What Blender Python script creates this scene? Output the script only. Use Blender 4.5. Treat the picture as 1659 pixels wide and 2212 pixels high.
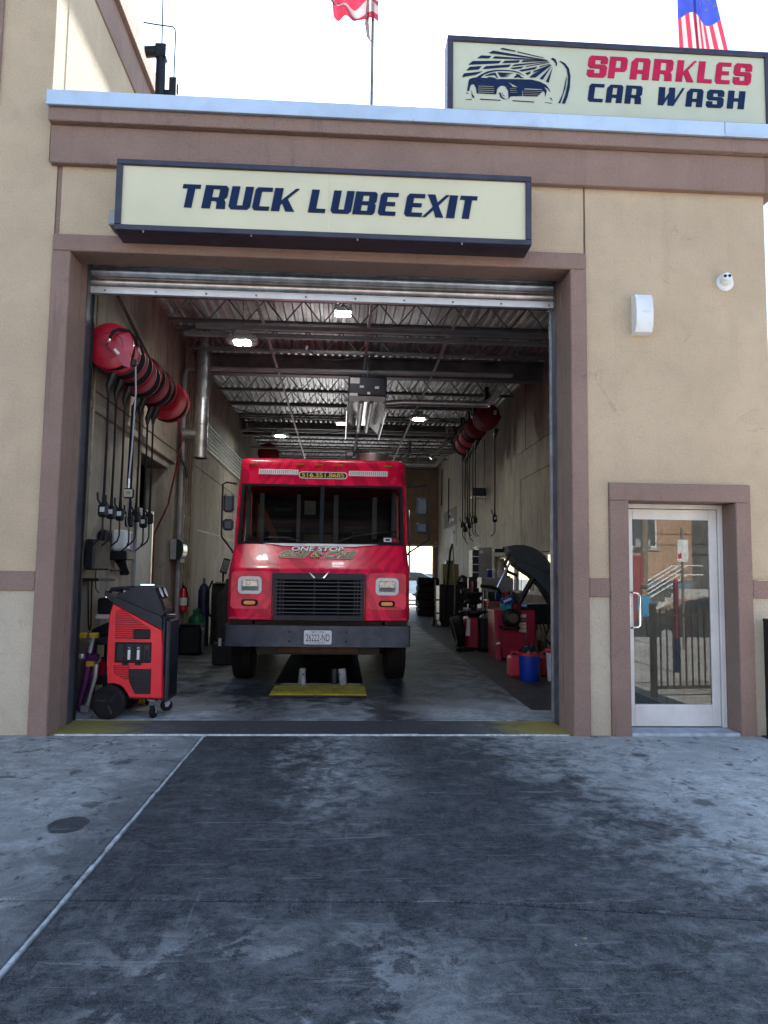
import bpy, bmesh, math, random
from mathutils import Vector, Matrix
random.seed(7)
R = math.radians
for o in list(bpy.data.objects):
    bpy.data.objects.remove(o)
SC = bpy.context.scene
COL = SC.collection

# ------------------------------------------------------------------ camera
def set_camera():
    yaw, pitch, roll = R(3.25), R(4.9), R(0.73)
    f = Vector((math.sin(yaw)*math.cos(pitch), math.cos(yaw)*math.cos(pitch), math.sin(pitch)))
    r0 = Vector((math.cos(yaw), -math.sin(yaw), 0)); u0 = r0.cross(f)
    r = r0*math.cos(roll) + u0*math.sin(roll); u = -r0*math.sin(roll) + u0*math.cos(roll)
    cd = bpy.data.cameras.new('camera'); co = bpy.data.objects.new('camera', cd); COL.objects.link(co)
    m = Matrix((r, u, -f)).transposed().to_4x4(); m.translation = (0, -7.1, 1.5); co.matrix_world = m
    cd.sensor_fit = 'VERTICAL'; cd.sensor_height = 36; cd.sensor_width = 27; cd.lens = 36*1600/2212
    cd.clip_start = 0.05; cd.clip_end = 2000
    SC.camera = co
set_camera()

# ------------------------------------------------------------------ light
SUN_AZ, SUN_EL = 3.2, 40.0      # azimuth to the right of the building's depth axis
w = bpy.data.worlds.new('World'); SC.world = w; w.use_nodes = True
nt = w.node_tree; nt.nodes.clear()
sky = nt.nodes.new('ShaderNodeTexSky'); sky.sky_type = 'NISHITA'; sky.sun_disc = False
sky.sun_elevation = R(SUN_EL); sky.sun_rotation = R(SUN_AZ)
sky.dust_density = 0.3; sky.air_density = 1.1; sky.ozone_density = 1.0
bg = nt.nodes.new('ShaderNodeBackground'); bg.inputs['Strength'].default_value = 0.11
wo = nt.nodes.new('ShaderNodeOutputWorld')
nt.links.new(sky.outputs[0], bg.inputs[0]); nt.links.new(bg.outputs[0], wo.inputs[0])
sd = bpy.data.lights.new('sun', 'SUN'); sd.energy = 5.0; sd.angle = R(0.53); sd.color = (1.0, 0.94, 0.86)
so = bpy.data.objects.new('sun', sd); COL.objects.link(so); so.location = (0, 30, 40)
sv = Vector((math.sin(R(SUN_AZ))*math.cos(R(SUN_EL)), math.cos(R(SUN_AZ))*math.cos(R(SUN_EL)), math.sin(R(SUN_EL))))
so.rotation_euler = sv.to_track_quat('Z', 'Y').to_euler()
VS = SC.view_settings
VS.view_transform = 'Standard'; VS.look = 'None'; VS.gamma = 1; VS.use_curve_mapping = False
VS.exposure = 2.08
SC.cycles.max_bounces = 10; SC.cycles.diffuse_bounces = 5; SC.cycles.glossy_bounces = 4
SC.cycles.transmission_bounces = 8; SC.cycles.transparent_max_bounces = 12
SC.cycles.use_denoising = True
SC.cycles.sample_clamp_indirect = 6.0
SC.cycles.caustics_reflective = False; SC.cycles.caustics_refractive = False

# ------------------------------------------------------------------ node helpers
class G:
    """small wrapper round a node tree"""
    def __init__(s, name):
        s.m = bpy.data.materials.new(name); s.m.use_nodes = True
        s.t = s.m.node_tree; s.t.nodes.clear()
        s.out = s.n('ShaderNodeOutputMaterial'); s.b = s.n('ShaderNodeBsdfPrincipled')
        s.l(s.b.outputs[0], s.out.inputs[0]); s._p = None
    def n(s, t): return s.t.nodes.new(t)
    def l(s, a, b): s.t.links.new(a, b)
    def put(s, sock, v):
        if isinstance(v, bpy.types.NodeSocket): s.l(v, sock)
        elif isinstance(v, (tuple, list)) and len(v) == 3 and len(sock.default_value) == 4: sock.default_value = (*v, 1)
        else: sock.default_value = v
    @property
    def P(s):
        if s._p is None: s._p = s.n('ShaderNodeNewGeometry').outputs['Position']
        return s._p
    def obj(s): return s.n('ShaderNodeTexCoord').outputs['Object']
    def scale(s, v, sc, rot=(0, 0, 0)):
        q = s.n('ShaderNodeMapping'); s.l(v, q.inputs[0]); q.inputs['Scale'].default_value = sc; q.inputs['Rotation'].default_value = rot
        return q.outputs[0]
    def noise(s, sc=5, det=4, rough=.55, v=None, dist=0):
        q = s.n('ShaderNodeTexNoise'); s.l(v if v is not None else s.P, q.inputs['Vector'])
        q.inputs['Scale'].default_value = sc; q.inputs['Detail'].default_value = det
        q.inputs['Roughness'].default_value = rough; q.inputs['Distortion'].default_value = dist
        return q.outputs[0]
    def voro(s, sc, v=None, rand=1):
        q = s.n('ShaderNodeTexVoronoi'); s.l(v if v is not None else s.P, q.inputs['Vector'])
        q.inputs['Scale'].default_value = sc; q.inputs['Randomness'].default_value = rand
        return q.outputs['Distance']
    def math(s, op, a, b=0, c=None):
        q = s.n('ShaderNodeMath'); q.operation = op
        s.put(q.inputs[0], a); s.put(q.inputs[1], b)
        if c is not None: s.put(q.inputs[2], c)
        return q.outputs[0]
    def step(s, v, a, b):
        q = s.n('ShaderNodeMapRange'); q.interpolation_type = 'SMOOTHSTEP'; s.put(q.inputs[0], v)
        q.inputs[1].default_value = a; q.inputs[2].default_value = b
        if a > b:
            q.inputs[1].default_value = b; q.inputs[2].default_value = a; q.inputs[3].default_value = 1; q.inputs[4].default_value = 0
        return q.outputs[0]
    def sep(s, v=None):
        q = s.n('ShaderNodeSeparateXYZ'); s.l(v if v is not None else s.P, q.inputs[0]); return q.outputs
    def mix(s, f, a, b):
        q = s.n('ShaderNodeMix'); q.data_type = 'RGBA'
        s.put(q.inputs[0], f); s.put(q.inputs[6], a); s.put(q.inputs[7], b); return q.outputs[2]
    def mul(s, a, b): return s.math('MULTIPLY', a, b)
    def col(s, c): s.put(s.b.inputs['Base Color'], c)
    def bump(s, h, strength=.3, dist=.01):
        q = s.n('ShaderNodeBump'); q.inputs['Strength'].default_value = strength; q.inputs['Distance'].default_value = dist
        s.l(h, q.inputs['Height']); s.l(q.outputs[0], s.b.inputs['Normal'])
    def set(s, **k):
        nm = dict(rough='Roughness', metal='Metallic', spec='Specular IOR Level', coat='Coat Weight', trans='Transmission Weight', ior='IOR', alpha='Alpha', sss='Subsurface Weight')
        for a, v in k.items(): s.put(s.b.inputs[nm[a]], v)
        return s

def dk(c, f): return tuple(x*f for x in c)
def mat(name, c, rough=.55, metal=0, var=.18, scale=4, bump=0, bscale=40, coat=0, spec=.5, dirt=0, dirtc=(.03, .028, .025)):
    g = G(name); n = g.noise(scale, 5)
    c2 = g.mix(g.step(n, .3, .7), dk(c, 1-var), dk(c, 1+var))
    if dirt:
        d = g.noise(scale*.6+1.3, 6, .65, dist=.6)
        c2 = g.mix(g.mul(g.step(d, .48, .68), dirt), c2, dirtc)
    g.col(c2); g.set(metal=metal, coat=coat, spec=spec)
    g.set(rough=g.math('ADD', g.mul(g.noise(scale*3, 3), .16), max(rough-.08, .02)))
    if bump: g.bump(g.noise(bscale, 4), bump, .004)
    return g.m
def emit(name, c, s):
    g = G(name); e = g.n('ShaderNodeEmission'); n = g.noise(20, 2)
    g.put(e.inputs[0], g.mix(g.step(n, .2, .8), dk(c, .97), c)); e.inputs[1].default_value = s
    g.l(e.outputs[0], g.out.inputs[0]); return g.m

# ------------------------------------------------------------------ mesh helpers
class MB:
    def __init__(s): s.v = []; s.f = []; s.m = []; s.cur = 0
    def add(s, vs, fs):
        k = len(s.v); s.v += [tuple(v) for v in vs]
        s.f += [tuple(i+k for i in f) for f in fs]; s.m += [s.cur]*len(fs); return s
    def box(s, x0, x1, y0, y1, z0, z1, b=0, M=None):
        if x0 > x1: x0, x1 = x1, x0
        if y0 > y1: y0, y1 = y1, y0
        if z0 > z1: z0, z1 = z1, z0
        lo = (x0, y0, z0); hi = (x1, y1, z1)
        if b <= 0:
            vs = [(x, y, z) for z in (z0, z1) for y in (y0, y1) for x in (x0, x1)]
            fs = [(0, 2, 3, 1), (4, 5, 7, 6), (0, 1, 5, 4), (2, 6, 7, 3), (0, 4, 6, 2), (1, 3, 7, 5)]
        else:
            b = min(b, (x1-x0)*.49, (y1-y0)*.49, (z1-z0)*.49); vs = []; idx = {}
            for c in range(8):
                sx = (c & 1, c >> 1 & 1, c >> 2 & 1)
                for a in range(3):
                    p = [(hi[k] if sx[k] else lo[k]) + (0 if k == a else (-b if sx[k] else b)) for k in range(3)]
                    idx[c, a] = len(vs); vs.append(tuple(p))
            fs = []
            for a in range(3):
                o1, o2 = (a+1) % 3, (a+2) % 3
                for sd_ in (0, 1):
                    q = [0, 1 << o1, (1 << o1) | (1 << o2), 1 << o2]
                    q = [i | (sd_ << a) for i in q]
                    ff = [idx[i, a] for i in q]; fs.append(ff if sd_ else ff[::-1])
                for s1 in (0, 1):
                    for s2 in (0, 1):
                        c0 = (s1 << o1) | (s2 << o2); c1 = c0 | (1 << a)
                        ff = [idx[c0, o1], idx[c1, o1], idx[c1, o2], idx[c0, o2]]
                        fs.append(ff if (s1 ^ s2) == 0 else ff[::-1])
            for c in range(8):
                ff = [idx[c, 0], idx[c, 1], idx[c, 2]]
                par = (c & 1) ^ (c >> 1 & 1) ^ (c >> 2 & 1)
                fs.append(ff if par else ff[::-1])
        if M is not None: vs = [M @ Vector(v) for v in vs]
        return s.add(vs, fs)
    def cyl(s, p0, p1, r0, r1=None, n=14, caps=True):
        r1 = r0 if r1 is None else r1
        p0 = Vector(p0); p1 = Vector(p1); d = (p1-p0).normalized()
        a = d.orthogonal().normalized(); b = d.cross(a); vs = []
        for p, r in ((p0, r0), (p1, r1)):
            for i in range(n):
                t = 2*math.pi*i/n; vs.append(p + a*r*math.cos(t) + b*r*math.sin(t))
        fs = [(i, (i+1) % n, n+(i+1) % n, n+i) for i in range(n)]
        if caps: fs += [tuple(range(n))[::-1], tuple(range(n, 2*n))]
        return s.add(vs, fs)
    def tube(s, pts, r, n=8, rs=None):
        pts = [Vector(p) for p in pts]; vs = []; a = None
        for i, p in enumerate(pts):
            d = (pts[min(i+1, len(pts)-1)]-pts[max(i-1, 0)]).normalized()
            a = d.orthogonal().normalized() if a is None else (a-d*a.dot(d)).normalized()
            b = d.cross(a); rr = rs[i] if rs else r
            vs += [p + a*rr*math.cos(2*math.pi*k/n) + b*rr*math.sin(2*math.pi*k/n) for k in range(n)]
        fs = [(j*n+i, j*n+(i+1) % n, (j+1)*n+(i+1) % n, (j+1)*n+i) for j in range(len(pts)-1) for i in range(n)]
        m = (len(pts)-1)*n
        fs += [tuple(range(n))[::-1], tuple(range(m, m+n))]
        return s.add(vs, fs)
    def lathe(s, prof, c=(0, 0, 0), ax='z', n=28):
        vs = []
        for r, h in prof:
            for i in range(n):
                t = 2*math.pi*i/n; x, y = r*math.cos(t), r*math.sin(t)
                vs.append({'z': (c[0]+x, c[1]+y, c[2]+h), 'y': (c[0]+x, c[1]+h, c[2]-y), 'x': (c[0]+h, c[1]+x, c[2]+y)}[ax])
        k = len(prof)
        fs = [(j*n+i, j*n+(i+1) % n, (j+1)*n+(i+1) % n, (j+1)*n+i) for j in range(k-1) for i in range(n)]
        if prof[0][0] > 1e-5: fs.append(tuple(range(n))[::-1])
        if prof[-1][0] > 1e-5: fs.append(tuple(range((k-1)*n, k*n)))
        return s.add(vs, fs)
    def prism(s, poly, ax, a0, a1):
        """polygon extruded along an axis: 'y' takes (x,z), 'x' takes (y,z), 'z' takes (x,y)"""
        f = {'y': lambda p, a: (p[0], a, p[1]), 'x': lambda p, a: (a, p[0], p[1]), 'z': lambda p, a: (p[0], p[1], a)}[ax]
        n = len(poly); vs = [f(p, a0) for p in poly] + [f(p, a1) for p in poly]
        fs = [tuple(range(n)), tuple(range(n, 2*n))[::-1]] + [(i, n+i, n+(i+1) % n, (i+1) % n) for i in range(n)]
        return s.add(vs, fs)
    def quad(s, a, b, c, d): return s.add([a, b, c, d], [(0, 1, 2, 3)])
    def tf(s, M):
        s.v = [tuple(M @ Vector(v)) for v in s.v]; return s
    def build(s, name, mats, parent=None, smooth=35, fix=True):
        me = bpy.data.meshes.new(name); me.from_pydata(s.v, [], s.f)
        mats = mats if isinstance(mats, (list, tuple)) else [mats]
        for m in mats: me.materials.append(m)
        if len(mats) > 1:
            for p, i in zip(me.polygons, s.m): p.material_index = i
        me.validate(); 
        if fix:
            bm = bmesh.new(); bm.from_mesh(me); bmesh.ops.remove_doubles(bm, verts=bm.verts, dist=1e-6)
            bmesh.ops.recalc_face_normals(bm, faces=bm.faces); bm.to_mesh(me); bm.free()
        if smooth: me.shade_smooth(); me.set_sharp_from_angle(angle=R(smooth))
        me.update()
        return link(name, me, parent)
def link(name, me, parent=None):
    o = bpy.data.objects.new(name, me); COL.objects.link(o)
    if parent is not None: o.parent = parent
    return o
def tag(o, label=None, cat=None, group=None, kind=None):
    if label: o['label'] = label
    if cat: o['category'] = cat
    if group: o['group'] = group
    if kind: o['kind'] = kind
    return o
def thing(name, label, cat, loc=(0, 0, 0), rz=0, group=None, rx=0):
    o = bpy.data.objects.new(name, None); COL.objects.link(o); o.empty_display_size = .2
    o.location = loc; o.rotation_euler = (rx, 0, rz)
    return tag(o, label, cat, group)
def copy_tree(o, parent=None):
    c = o.copy(); COL.objects.link(c); c.parent = parent
    for ch in list(o.children): copy_tree(ch, c)
    return c
def rrect(x0, x1, y0, y1, r, k=5):
    pts = []
    for cx, cy, a in ((x1-r, y1-r, 0), (x0+r, y1-r, 90), (x0+r, y0+r, 180), (x1-r, y0+r, 270)):
        for i in range(k+1):
            t = R(a+90*i/k); pts.append((cx+r*math.cos(t), cy+r*math.sin(t)))
    return pts
def ring(x0, x1, y0, y1, r, w, ax, a0, a1, mb=None):
    """rounded rectangular frame with an open middle"""
    mb = mb or MB(); o = rrect(x0, x1, y0, y1, r); i = rrect(x0+w, x1-w, y0+w, y1-w, max(r-w, .004)); n = len(o)
    f = {'y': lambda p, a: (p[0], a, p[1]), 'x': lambda p, a: (a, p[0], p[1])}[ax]
    vs = [f(p, a) for a in (a0, a1) for pl in (o, i) for p in pl]; fs = []
    for q in range(n):
        q2 = (q+1) % n
        fs += [(q, q2, n+q2, n+q), (2*n+q, 3*n+q, 3*n+q2, 2*n+q2), (q, 2*n+q, 2*n+q2, q2), (n+q, n+q2, 3*n+q2, 3*n+q)]
    return mb.add(vs, fs)
def curve_mesh(polys, ext):
    """filled outline (first outer, others holes) -> mesh in its xy plane, ext deep"""
    cu = bpy.data.curves.new('outline', 'CURVE'); cu.dimensions = '2D'; cu.fill_mode = 'BOTH'; cu.extrude = ext
    for pl in polys:
        sp = cu.splines.new('POLY'); sp.points.add(len(pl)-1)
        for q, p in zip(sp.points, pl): q.co = (p[0], p[1], 0, 1)
        sp.use_cyclic_u = True
    return eval_mesh(cu)
def eval_mesh(cu):
    o = bpy.data.objects.new('tmp', cu); COL.objects.link(o)
    dg = bpy.context.evaluated_depsgraph_get(); dg.update()
    me = bpy.data.meshes.new_from_object(o.evaluated_get(dg)); bpy.data.objects.remove(o)
    return me
def text_mesh(s, w, h, ext=.001, shear=0, off=0, ref=None, spacing=1):
    """built-in font text scaled into w x h, centred; off fattens the letters"""
    def mk(o):
        cu = bpy.data.curves.new('t', 'FONT'); cu.body = s; cu.size = 1; cu.extrude = .01; cu.shear = shear; cu.offset = o
        cu.space_character = spacing; return eval_mesh(cu)
    b = mk(0); xs = [v.co.x for v in b.vertices]; ys = [v.co.y for v in b.vertices]
    x0, x1, y0, y1 = min(xs), max(xs), min(ys), max(ys)
    me = mk(off) if off else b
    for v in me.vertices:
        v.co = ((v.co.x-(x0+x1)/2)*w/(x1-x0), (v.co.y-(y0+y1)/2)*h/(y1-y0), v.co.z*ext/.01)
    return me
def place_mesh(name, me, m, parent, M):
    me.materials.clear(); me.materials.append(m); me.transform(M); me.update()
    return link(name, me, parent)
FACE = Matrix.Rotation(R(90), 4, 'X')       # xy drawing -> upright, facing -Y
def fz(y): return .013*max(y, 0)             # the shop floor falls towards the exit
# ------------------------------------------------------------------ materials
def m_stucco(name, c, stain=.25):
    g = G(name); big = g.noise(.9, 5, .6); mid = g.noise(6, 6, .6)
    P = g.P; st = g.noise(1.0, 6, .65, g.scale(P, (6, 6, .45)), .3)
    c1 = g.mix(g.step(big, .3, .72), dk(c, .88), dk(c, 1.07))
    c1 = g.mix(g.mul(g.step(mid, .45, .75), .3), c1, dk(c, .72)); gr = g.noise(55, 4, .7); c1 = g.mix(g.mul(g.step(gr, .5, .72), .42), c1, dk(c, .62)); c1 = g.mix(g.mul(g.step(gr, .46, .3), .3), c1, dk(c, 1.25))
    c1 = g.mix(g.mul(g.step(st, .55, .75), stain), c1, dk(c, .55))
    sc = g.noise(1.7, 9, .8, dist=.8); c1 = g.mix(g.mul(g.step(sc, .60, .66), .35), c1, dk(c, .5)); hc = g.math('ABSOLUTE', g.math('SUBTRACT', g.noise(1.1, 4, .6, dist=1.5), .5)); c1 = g.mix(g.mul(g.mul(g.step(hc, .0045, .001), g.step(big, .56, .62)), .2), c1, dk(c, .5))
    g.col(c1); g.set(rough=.88, spec=.25)
    h = g.math('ADD', g.noise(95, 3, .6), g.mul(g.noise(34, 3), .8)); g.bump(h, .8, .016)
    return g.m
TAN = m_stucco('tan_stucco', (.59, .45, .305))
PALE = m_stucco('pale_stucco', (.57, .48, .36))
BRN = m_stucco('mauve_brown_stucco', (.31, .205, .165), .7)
def m_jamb():
    g = G('scuffed_brown_jamb'); n = g.noise(3, 6, .65); P = g.P
    st = g.noise(2.0, 5, .6, g.scale(P, (3, 3, .5)))
    c = g.mix(g.step(n, .35, .7), (.22, .14, .115), (.29, .185, .15)); c = g.mix(g.mul(g.step(st, .5, .75), .5), c, (.11, .09, .09))
    g.col(c); g.set(rough=.8); g.bump(g.noise(60, 3), .3, .006); return g.m
JAMB = m_jamb()
def m_driveway():
    g = G('oil_stained_concrete'); x, y, z = g.sep()
    C = lambda n, w=.14: g.step(n, .5-w, .5+w)                      # stretch a noise to full contrast
    n1 = g.noise(.9, 6, .6); n2 = g.noise(2.6, 9, .70, dist=.5); n3 = g.noise(7, 9, .76, dist=.4); n4 = g.noise(30, 6, .72); nf = g.noise(130, 3, .6)
    big, mid, sml, fin = C(n1), C(n2, .12), C(n3, .13), C(n4)
    wob = g.math('ADD', g.mul(g.math('SUBTRACT', big, .5), .5), g.math('ADD', g.mul(g.math('SUBTRACT', mid, .5), .5), g.mul(g.math('SUBTRACT', sml, .5), .45)))
    right = g.step(g.math('ADD', g.math('ADD', x, g.mul(y, .17)), wob), 2.55, 0.95)
    lb = g.math('ADD', x, g.mul(wob, .8)); yfar = g.step(y, -.2, -2.8)
    left = g.math('MAXIMUM', g.step(x, -1.26, -1.24), g.mul(g.step(lb, -2.0, -1.1), g.math('ADD', g.mul(yfar, .35), .45)))
    lane = g.mul(right, left)
    cx = g.math('ABSOLUTE', g.math('ADD', g.math('SUBTRACT', x, .08), g.mul(wob, .45)))
    centre = g.mul(g.step(cx, .62, .1), g.step(y, -3.4, -.9))
    near = g.step(y, -2.9, -4.3)
    # wear: where the oil film is rubbed off the lane
    wear = g.math('ADD', g.mul(mid, .34), g.mul(sml, .34)); wear = g.math('ADD', wear, g.mul(fin, .14))
    rub = g.mul(g.step(g.math('ADD', n1, g.mul(g.math('SUBTRACT', n3, .5), .22)), .515, .54), g.mul(g.step(y, -3.55, -4.1), g.step(g.math('ABSOLUTE', g.math('ADD', x, .15)), 1.0, .5)))
    wear = g.mul(wear, g.math('ADD', .19, g.math('ADD', g.mul(centre, .85), g.mul(near, .14))))
    d = g.mul(lane, g.math('SUBTRACT', g.math('SUBTRACT', 1.0, wear), g.mul(rub, .30)))
    lightst = g.math('ADD', g.mul(g.mul(mid, sml), .42), g.mul(fin, .12)); d = g.math('ADD', d, g.mul(g.math('SUBTRACT', 1, lane), g.mul(lightst, .8)))
    e2 = g.math('SUBTRACT', n2, .5)
    spots = g.mul(g.step(g.math('ADD', g.voro(1.25), g.mul(e2, .3)), .16, .08), .8)
    s2 = g.mul(g.step(g.math('ADD', g.voro(3.1), g.mul(e2, .5)), .13, .05), .75)
    fl = g.math('ADD', g.voro(7, g.scale(g.P, (1, .55, 1))), g.mul(e2, .6)); flecks = g.mul(g.step(fl, .13, .05), .8)
    ex = g.math('DIVIDE', g.math('ADD', x, 1.592), .125); ey = g.math('DIVIDE', g.math('ADD', y, 2.458), .15)
    el = g.math('ADD', g.math('ADD', g.mul(ex, ex), g.mul(ey, ey)), g.mul(e2, 2.2)); oval = g.mul(g.step(el, 1.1, .9), .93)
    d = g.math('MAXIMUM', d, g.math('MAXIMUM', g.math('MAXIMUM', spots, s2), g.math('MAXIMUM', flecks, oval)))
    d = g.math('MINIMUM', g.math('MAXIMUM', d, 0), 1)
    warm = g.step(x, .5, 2.2)
    light = g.mix(sml, g.mix(warm, (.25, .24, .22), (.40, .385, .345)), g.mix(warm, (.50, .48, .44), (.62, .60, .55)))
    light = g.mix(g.mul(fin, .2), light, (.2, .2, .19))
    c = g.mix(d, light, g.mix(fin, (.012, .0125, .015), (.040, .041, .046)))
    scr = g.noise(1.0, 9, .78, g.scale(g.P, (1.6, 16, 1)), 1.4); scr2 = g.noise(1.0, 9, .78, g.scale(g.P, (14, 1.6, 1)), 1.0)
    c = g.mix(g.mul(g.step(scr, .57, .63), .42), c, (.27, .26, .24)); c = g.mix(g.mul(g.step(scr2, .59, .66), .3), c, (.24, .24, .23)); blk = g.noise(4.5, 9, .8, dist=.9); c = g.mix(g.mul(g.step(blk, .565, .60), .62), c, (.014, .015, .018))
    c = g.mix(g.mul(g.step(nf, .52, .70), .22), c, (.36, .37, .38)); c = g.mix(g.mul(g.step(nf, .46, .32), .45), c, (.014, .015, .018))
    ws = g.step(g.math('ADD', g.voro(8), g.mul(nf, .04)), .055, .03); c = g.mix(g.mul(g.mul(ws, g.step(n1, .48, .56)), .85), c, (.66, .66, .64))
    g.col(c); g.set(spec=.16, rough=g.math('SUBTRACT', .9, g.mul(d, .15)))
    g.bump(g.math('ADD', g.mul(nf, .7), n4), .5, .006); return g.m
DRIVE = m_driveway()
def m_floor():
    g = G('grimy_shop_concrete'); x, y, z = g.sep()
    C = lambda n, w=.13: g.step(n, .5-w, .5+w)
    n1 = g.noise(.8, 6, .6); n2 = g.noise(2.8, 9, .7, dist=.5); n3 = g.noise(11, 8, .74); nf = g.noise(90, 3, .6)
    big, mid, sml = C(n1), C(n2), C(n3)
    w = g.math('ADD', g.mul(g.math('SUBTRACT', big, .5), .7), g.mul(g.math('SUBTRACT', mid, .5), .6))
    lane = g.step(g.math('ADD', g.math('ABSOLUTE', g.math('ADD', x, .15)), w), 1.75, .55)
    front = g.step(y, 2.4, .9)
    trk = g.step(g.math('ABSOLUTE', g.math('SUBTRACT', g.math('ABSOLUTE', g.math('ADD', g.math('ADD', x, .15), g.mul(w, .3))), .8)), .5, .15)
    d = g.math('SUBTRACT', g.math('ADD', g.mul(lane, .45), .62), g.mul(front, .62)); d = g.math('ADD', d, g.mul(g.mul(trk, front), .45))
    d = g.math('ADD', d, g.math('ADD', g.mul(g.math('SUBTRACT', mid, .5), .55), g.mul(g.math('SUBTRACT', sml, .5), .38)))
    st = g.noise(1.0, 8, .75, g.scale(g.P, (2.5, 8, 1)), 1.0); d = g.math('MAXIMUM', d, g.mul(g.step(st, .56, .64), .85))
    d = g.math('MINIMUM', g.math('MAXIMUM', d, 0), 1)
    c = g.mix(d, g.mix(sml, (.26, .265, .27), (.48, .485, .48)), (.014, .017, .022))
    c = g.mix(g.mul(g.step(nf, .55, .7), .2), c, (.3, .3, .3))
    g.col(c); g.set(spec=.3, rough=g.math('SUBTRACT', .8, g.mul(d, .25))); g.bump(g.math('ADD', n3, nf), .3, .004); return g.m
FLOOR = m_floor()
def m_threshold():
    g = G('threshold_concrete_yellow_ends'); x, y, z = g.sep(); n1 = g.noise(2.5, 7, .7); n2 = g.noise(14, 6, .7)
    ax = g.math('ABSOLUTE', g.math('ADD', x, .2)); w = g.mul(g.math('SUBTRACT', n1, .5), 1.5)
    yel = g.mul(g.step(g.math('ADD', ax, w), 1.62, 2.1), g.step(n2, .22, .42))
    base = g.mix(g.step(g.math('ADD', ax, w), 1.0, 2.2), (.028, .031, .038), (.13, .135, .13)); base = g.mix(g.mul(g.step(n2, .55, .75), .35), base, (.26, .26, .24))
    g.col(g.mix(g.mul(yel, .85), base, g.mix(n2, (.30, .225, .03), (.42, .33, .07)))); g.set(rough=.75); g.bump(n2, .3, .005); return g.m
THR = m_threshold()
def m_wallin():
    g = G('grimy_tan_interior_paint'); x, y, z = g.sep()
    n1 = g.noise(.7, 5, .6); st = g.noise(1.0, 8, .72, g.scale(g.P, (2.3, 2.3, .42)), 1.1); n3 = g.noise(9, 6, .7)
    c = g.mix(g.step(n1, .3, .7), (.31, .275, .225), (.41, .36, .29))
    c = g.mix(g.mul(g.step(st, .47, .62), .55), c, (.15, .13, .11)); pt = g.noise(1.6, 7, .7, dist=1.0); c = g.mix(g.mul(g.step(pt, .52, .62), .45), c, (.17, .15, .125))
    c = g.mix(g.mul(g.step(n3, .55, .8), .4), c, (.17, .15, .12))
    g.col(c); g.set(rough=.72); g.bump(g.noise(45, 3), .2, .005); return g.m
WIN = m_wallin()
ORANGE = mat('warm_tan_paint', (.40, .31, .22), .75, var=.12, scale=2, dirt=.4, dirtc=(.2, .13, .07))
DECK = mat('galvanised_roof_deck', (.66, .67, .68), .36, .8, .2, 1.6, dirt=.4, dirtc=(.2, .2, .19))
STEELP = mat('grey_primer_steel', (.17, .17, .17), .5, .2, .25, 3, dirt=.4)
GALV = mat('galvanised_sheet', (.60, .61, .62), .33, .9, .22, 7)
GALVD = mat('dull_galvanised_duct', (.36, .37, .38), .42, .8, .25, 5, dirt=.35)
COPE = mat('pale_blue_metal_coping', (.50, .58, .68), .38, .25, .07, 2.2, dirt=.18, dirtc=(.3, .34, .38))
SIGNFR = mat('dark_aubergine_sign_frame', (.035, .03, .048), .42, .2, .25, 5)
CREAM = mat('cream_sign_face', (.62, .57, .375), .35, 0, .06, 1.3, dirt=.10, dirtc=(.5, .47, .3))
CREAM2 = mat('pale_green_cream_sign_face', (.52, .515, .37), .4, 0, .06, 1.6, dirt=.10, dirtc=(.42, .45, .36))
NAVY = mat('navy_vinyl', (.006, .018, .06), .6, 0, .15, 6, spec=.15)
CRIM = mat('crimson_vinyl', (.46, .010, .06), .6, 0, .12, 6, spec=.2)
ALU = mat('satin_aluminium', (.72, .73, .74), .38, .75, .07, 6)
ALUW = mat('clear_anodised_door', (.74, .72, .68), .5, .1, .06, 5, dirt=.12, dirtc=(.45, .45, .45))
CHROME = mat('chrome', (.85, .85, .86), .12, 1, .03, 6)
BLACK = mat('black_plastic', (.007, .008, .011), .45, 0, .3, 8, spec=.3)
RUBBER = mat('black_rubber', (.008, .008, .010), .72, 0, .3, 9, bump=.2, bscale=60, spec=.25)
DGREY = mat('dark_grey_plastic', (.022, .025, .031), .5, 0, .2, 7, spec=.3)
SOOT = mat('oily_black_metal', (.009, .009, .011), .45, .1, .4, 6, dirt=.35, dirtc=(.035, .028, .024), spec=.35)
REDP = mat('red_enamel', (.50, .012, .028), .3, 0, .12, 4, coat=.3)
REDREEL = mat('crimson_reel_enamel', (.42, .008, .03), .38, 0, .16, 5, coat=.25, dirt=.3, dirtc=(.09, .01, .014))
REDAC = mat('bright_red_moulded_plastic', (.82, .018, .036), .38, 0, .06, 9, bump=.06, bscale=90, dirt=.08, dirtc=(.3, .01, .015))
WHITE = mat('white_plastic', (.74, .75, .74), .4, 0, .06, 6, dirt=.06, dirtc=(.5, .48, .44))
WPAINT = mat('white_painted_metal', (.72, .73, .72), .45, 0, .08, 6, dirt=.15, dirtc=(.4, .38, .33))
YEL = mat('worn_yellow_paint', (.46, .34, .02), .6, 0, .2, 6, dirt=.7, dirtc=(.06, .05, .03))
YELC = mat('yellow_plastic', (.62, .42, .03), .45, 0, .12, 6)
BLUE = mat('blue_plastic', (.005, .03, .30), .42, 0, .15, 5)
GREEN = mat('green_cylinder_paint', (.010, .105, .05), .45, 0, .2, 5)
PURPLE = mat('purple_enamel', (.10, .012, .11), .42, .1, .25, 6)
GREY = mat('grey_painted_steel', (.30, .31, .32), .5, .1, .12, 4, dirt=.25, dirtc=(.14, .13, .12))
OLIVE = mat('olive_cardboard', (.20, .19, .08), .8, 0, .15, 5)
WOODT = mat('orange_brown_strap', (.45, .13, .04), .6, 0, .15, 6)
SEAL = mat('whitish_joint_sealant', (.42, .42, .40), .8, 0, .35, 14, bump=.4, bscale=50, dirt=.5, dirtc=(.10, .10, .10))
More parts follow.
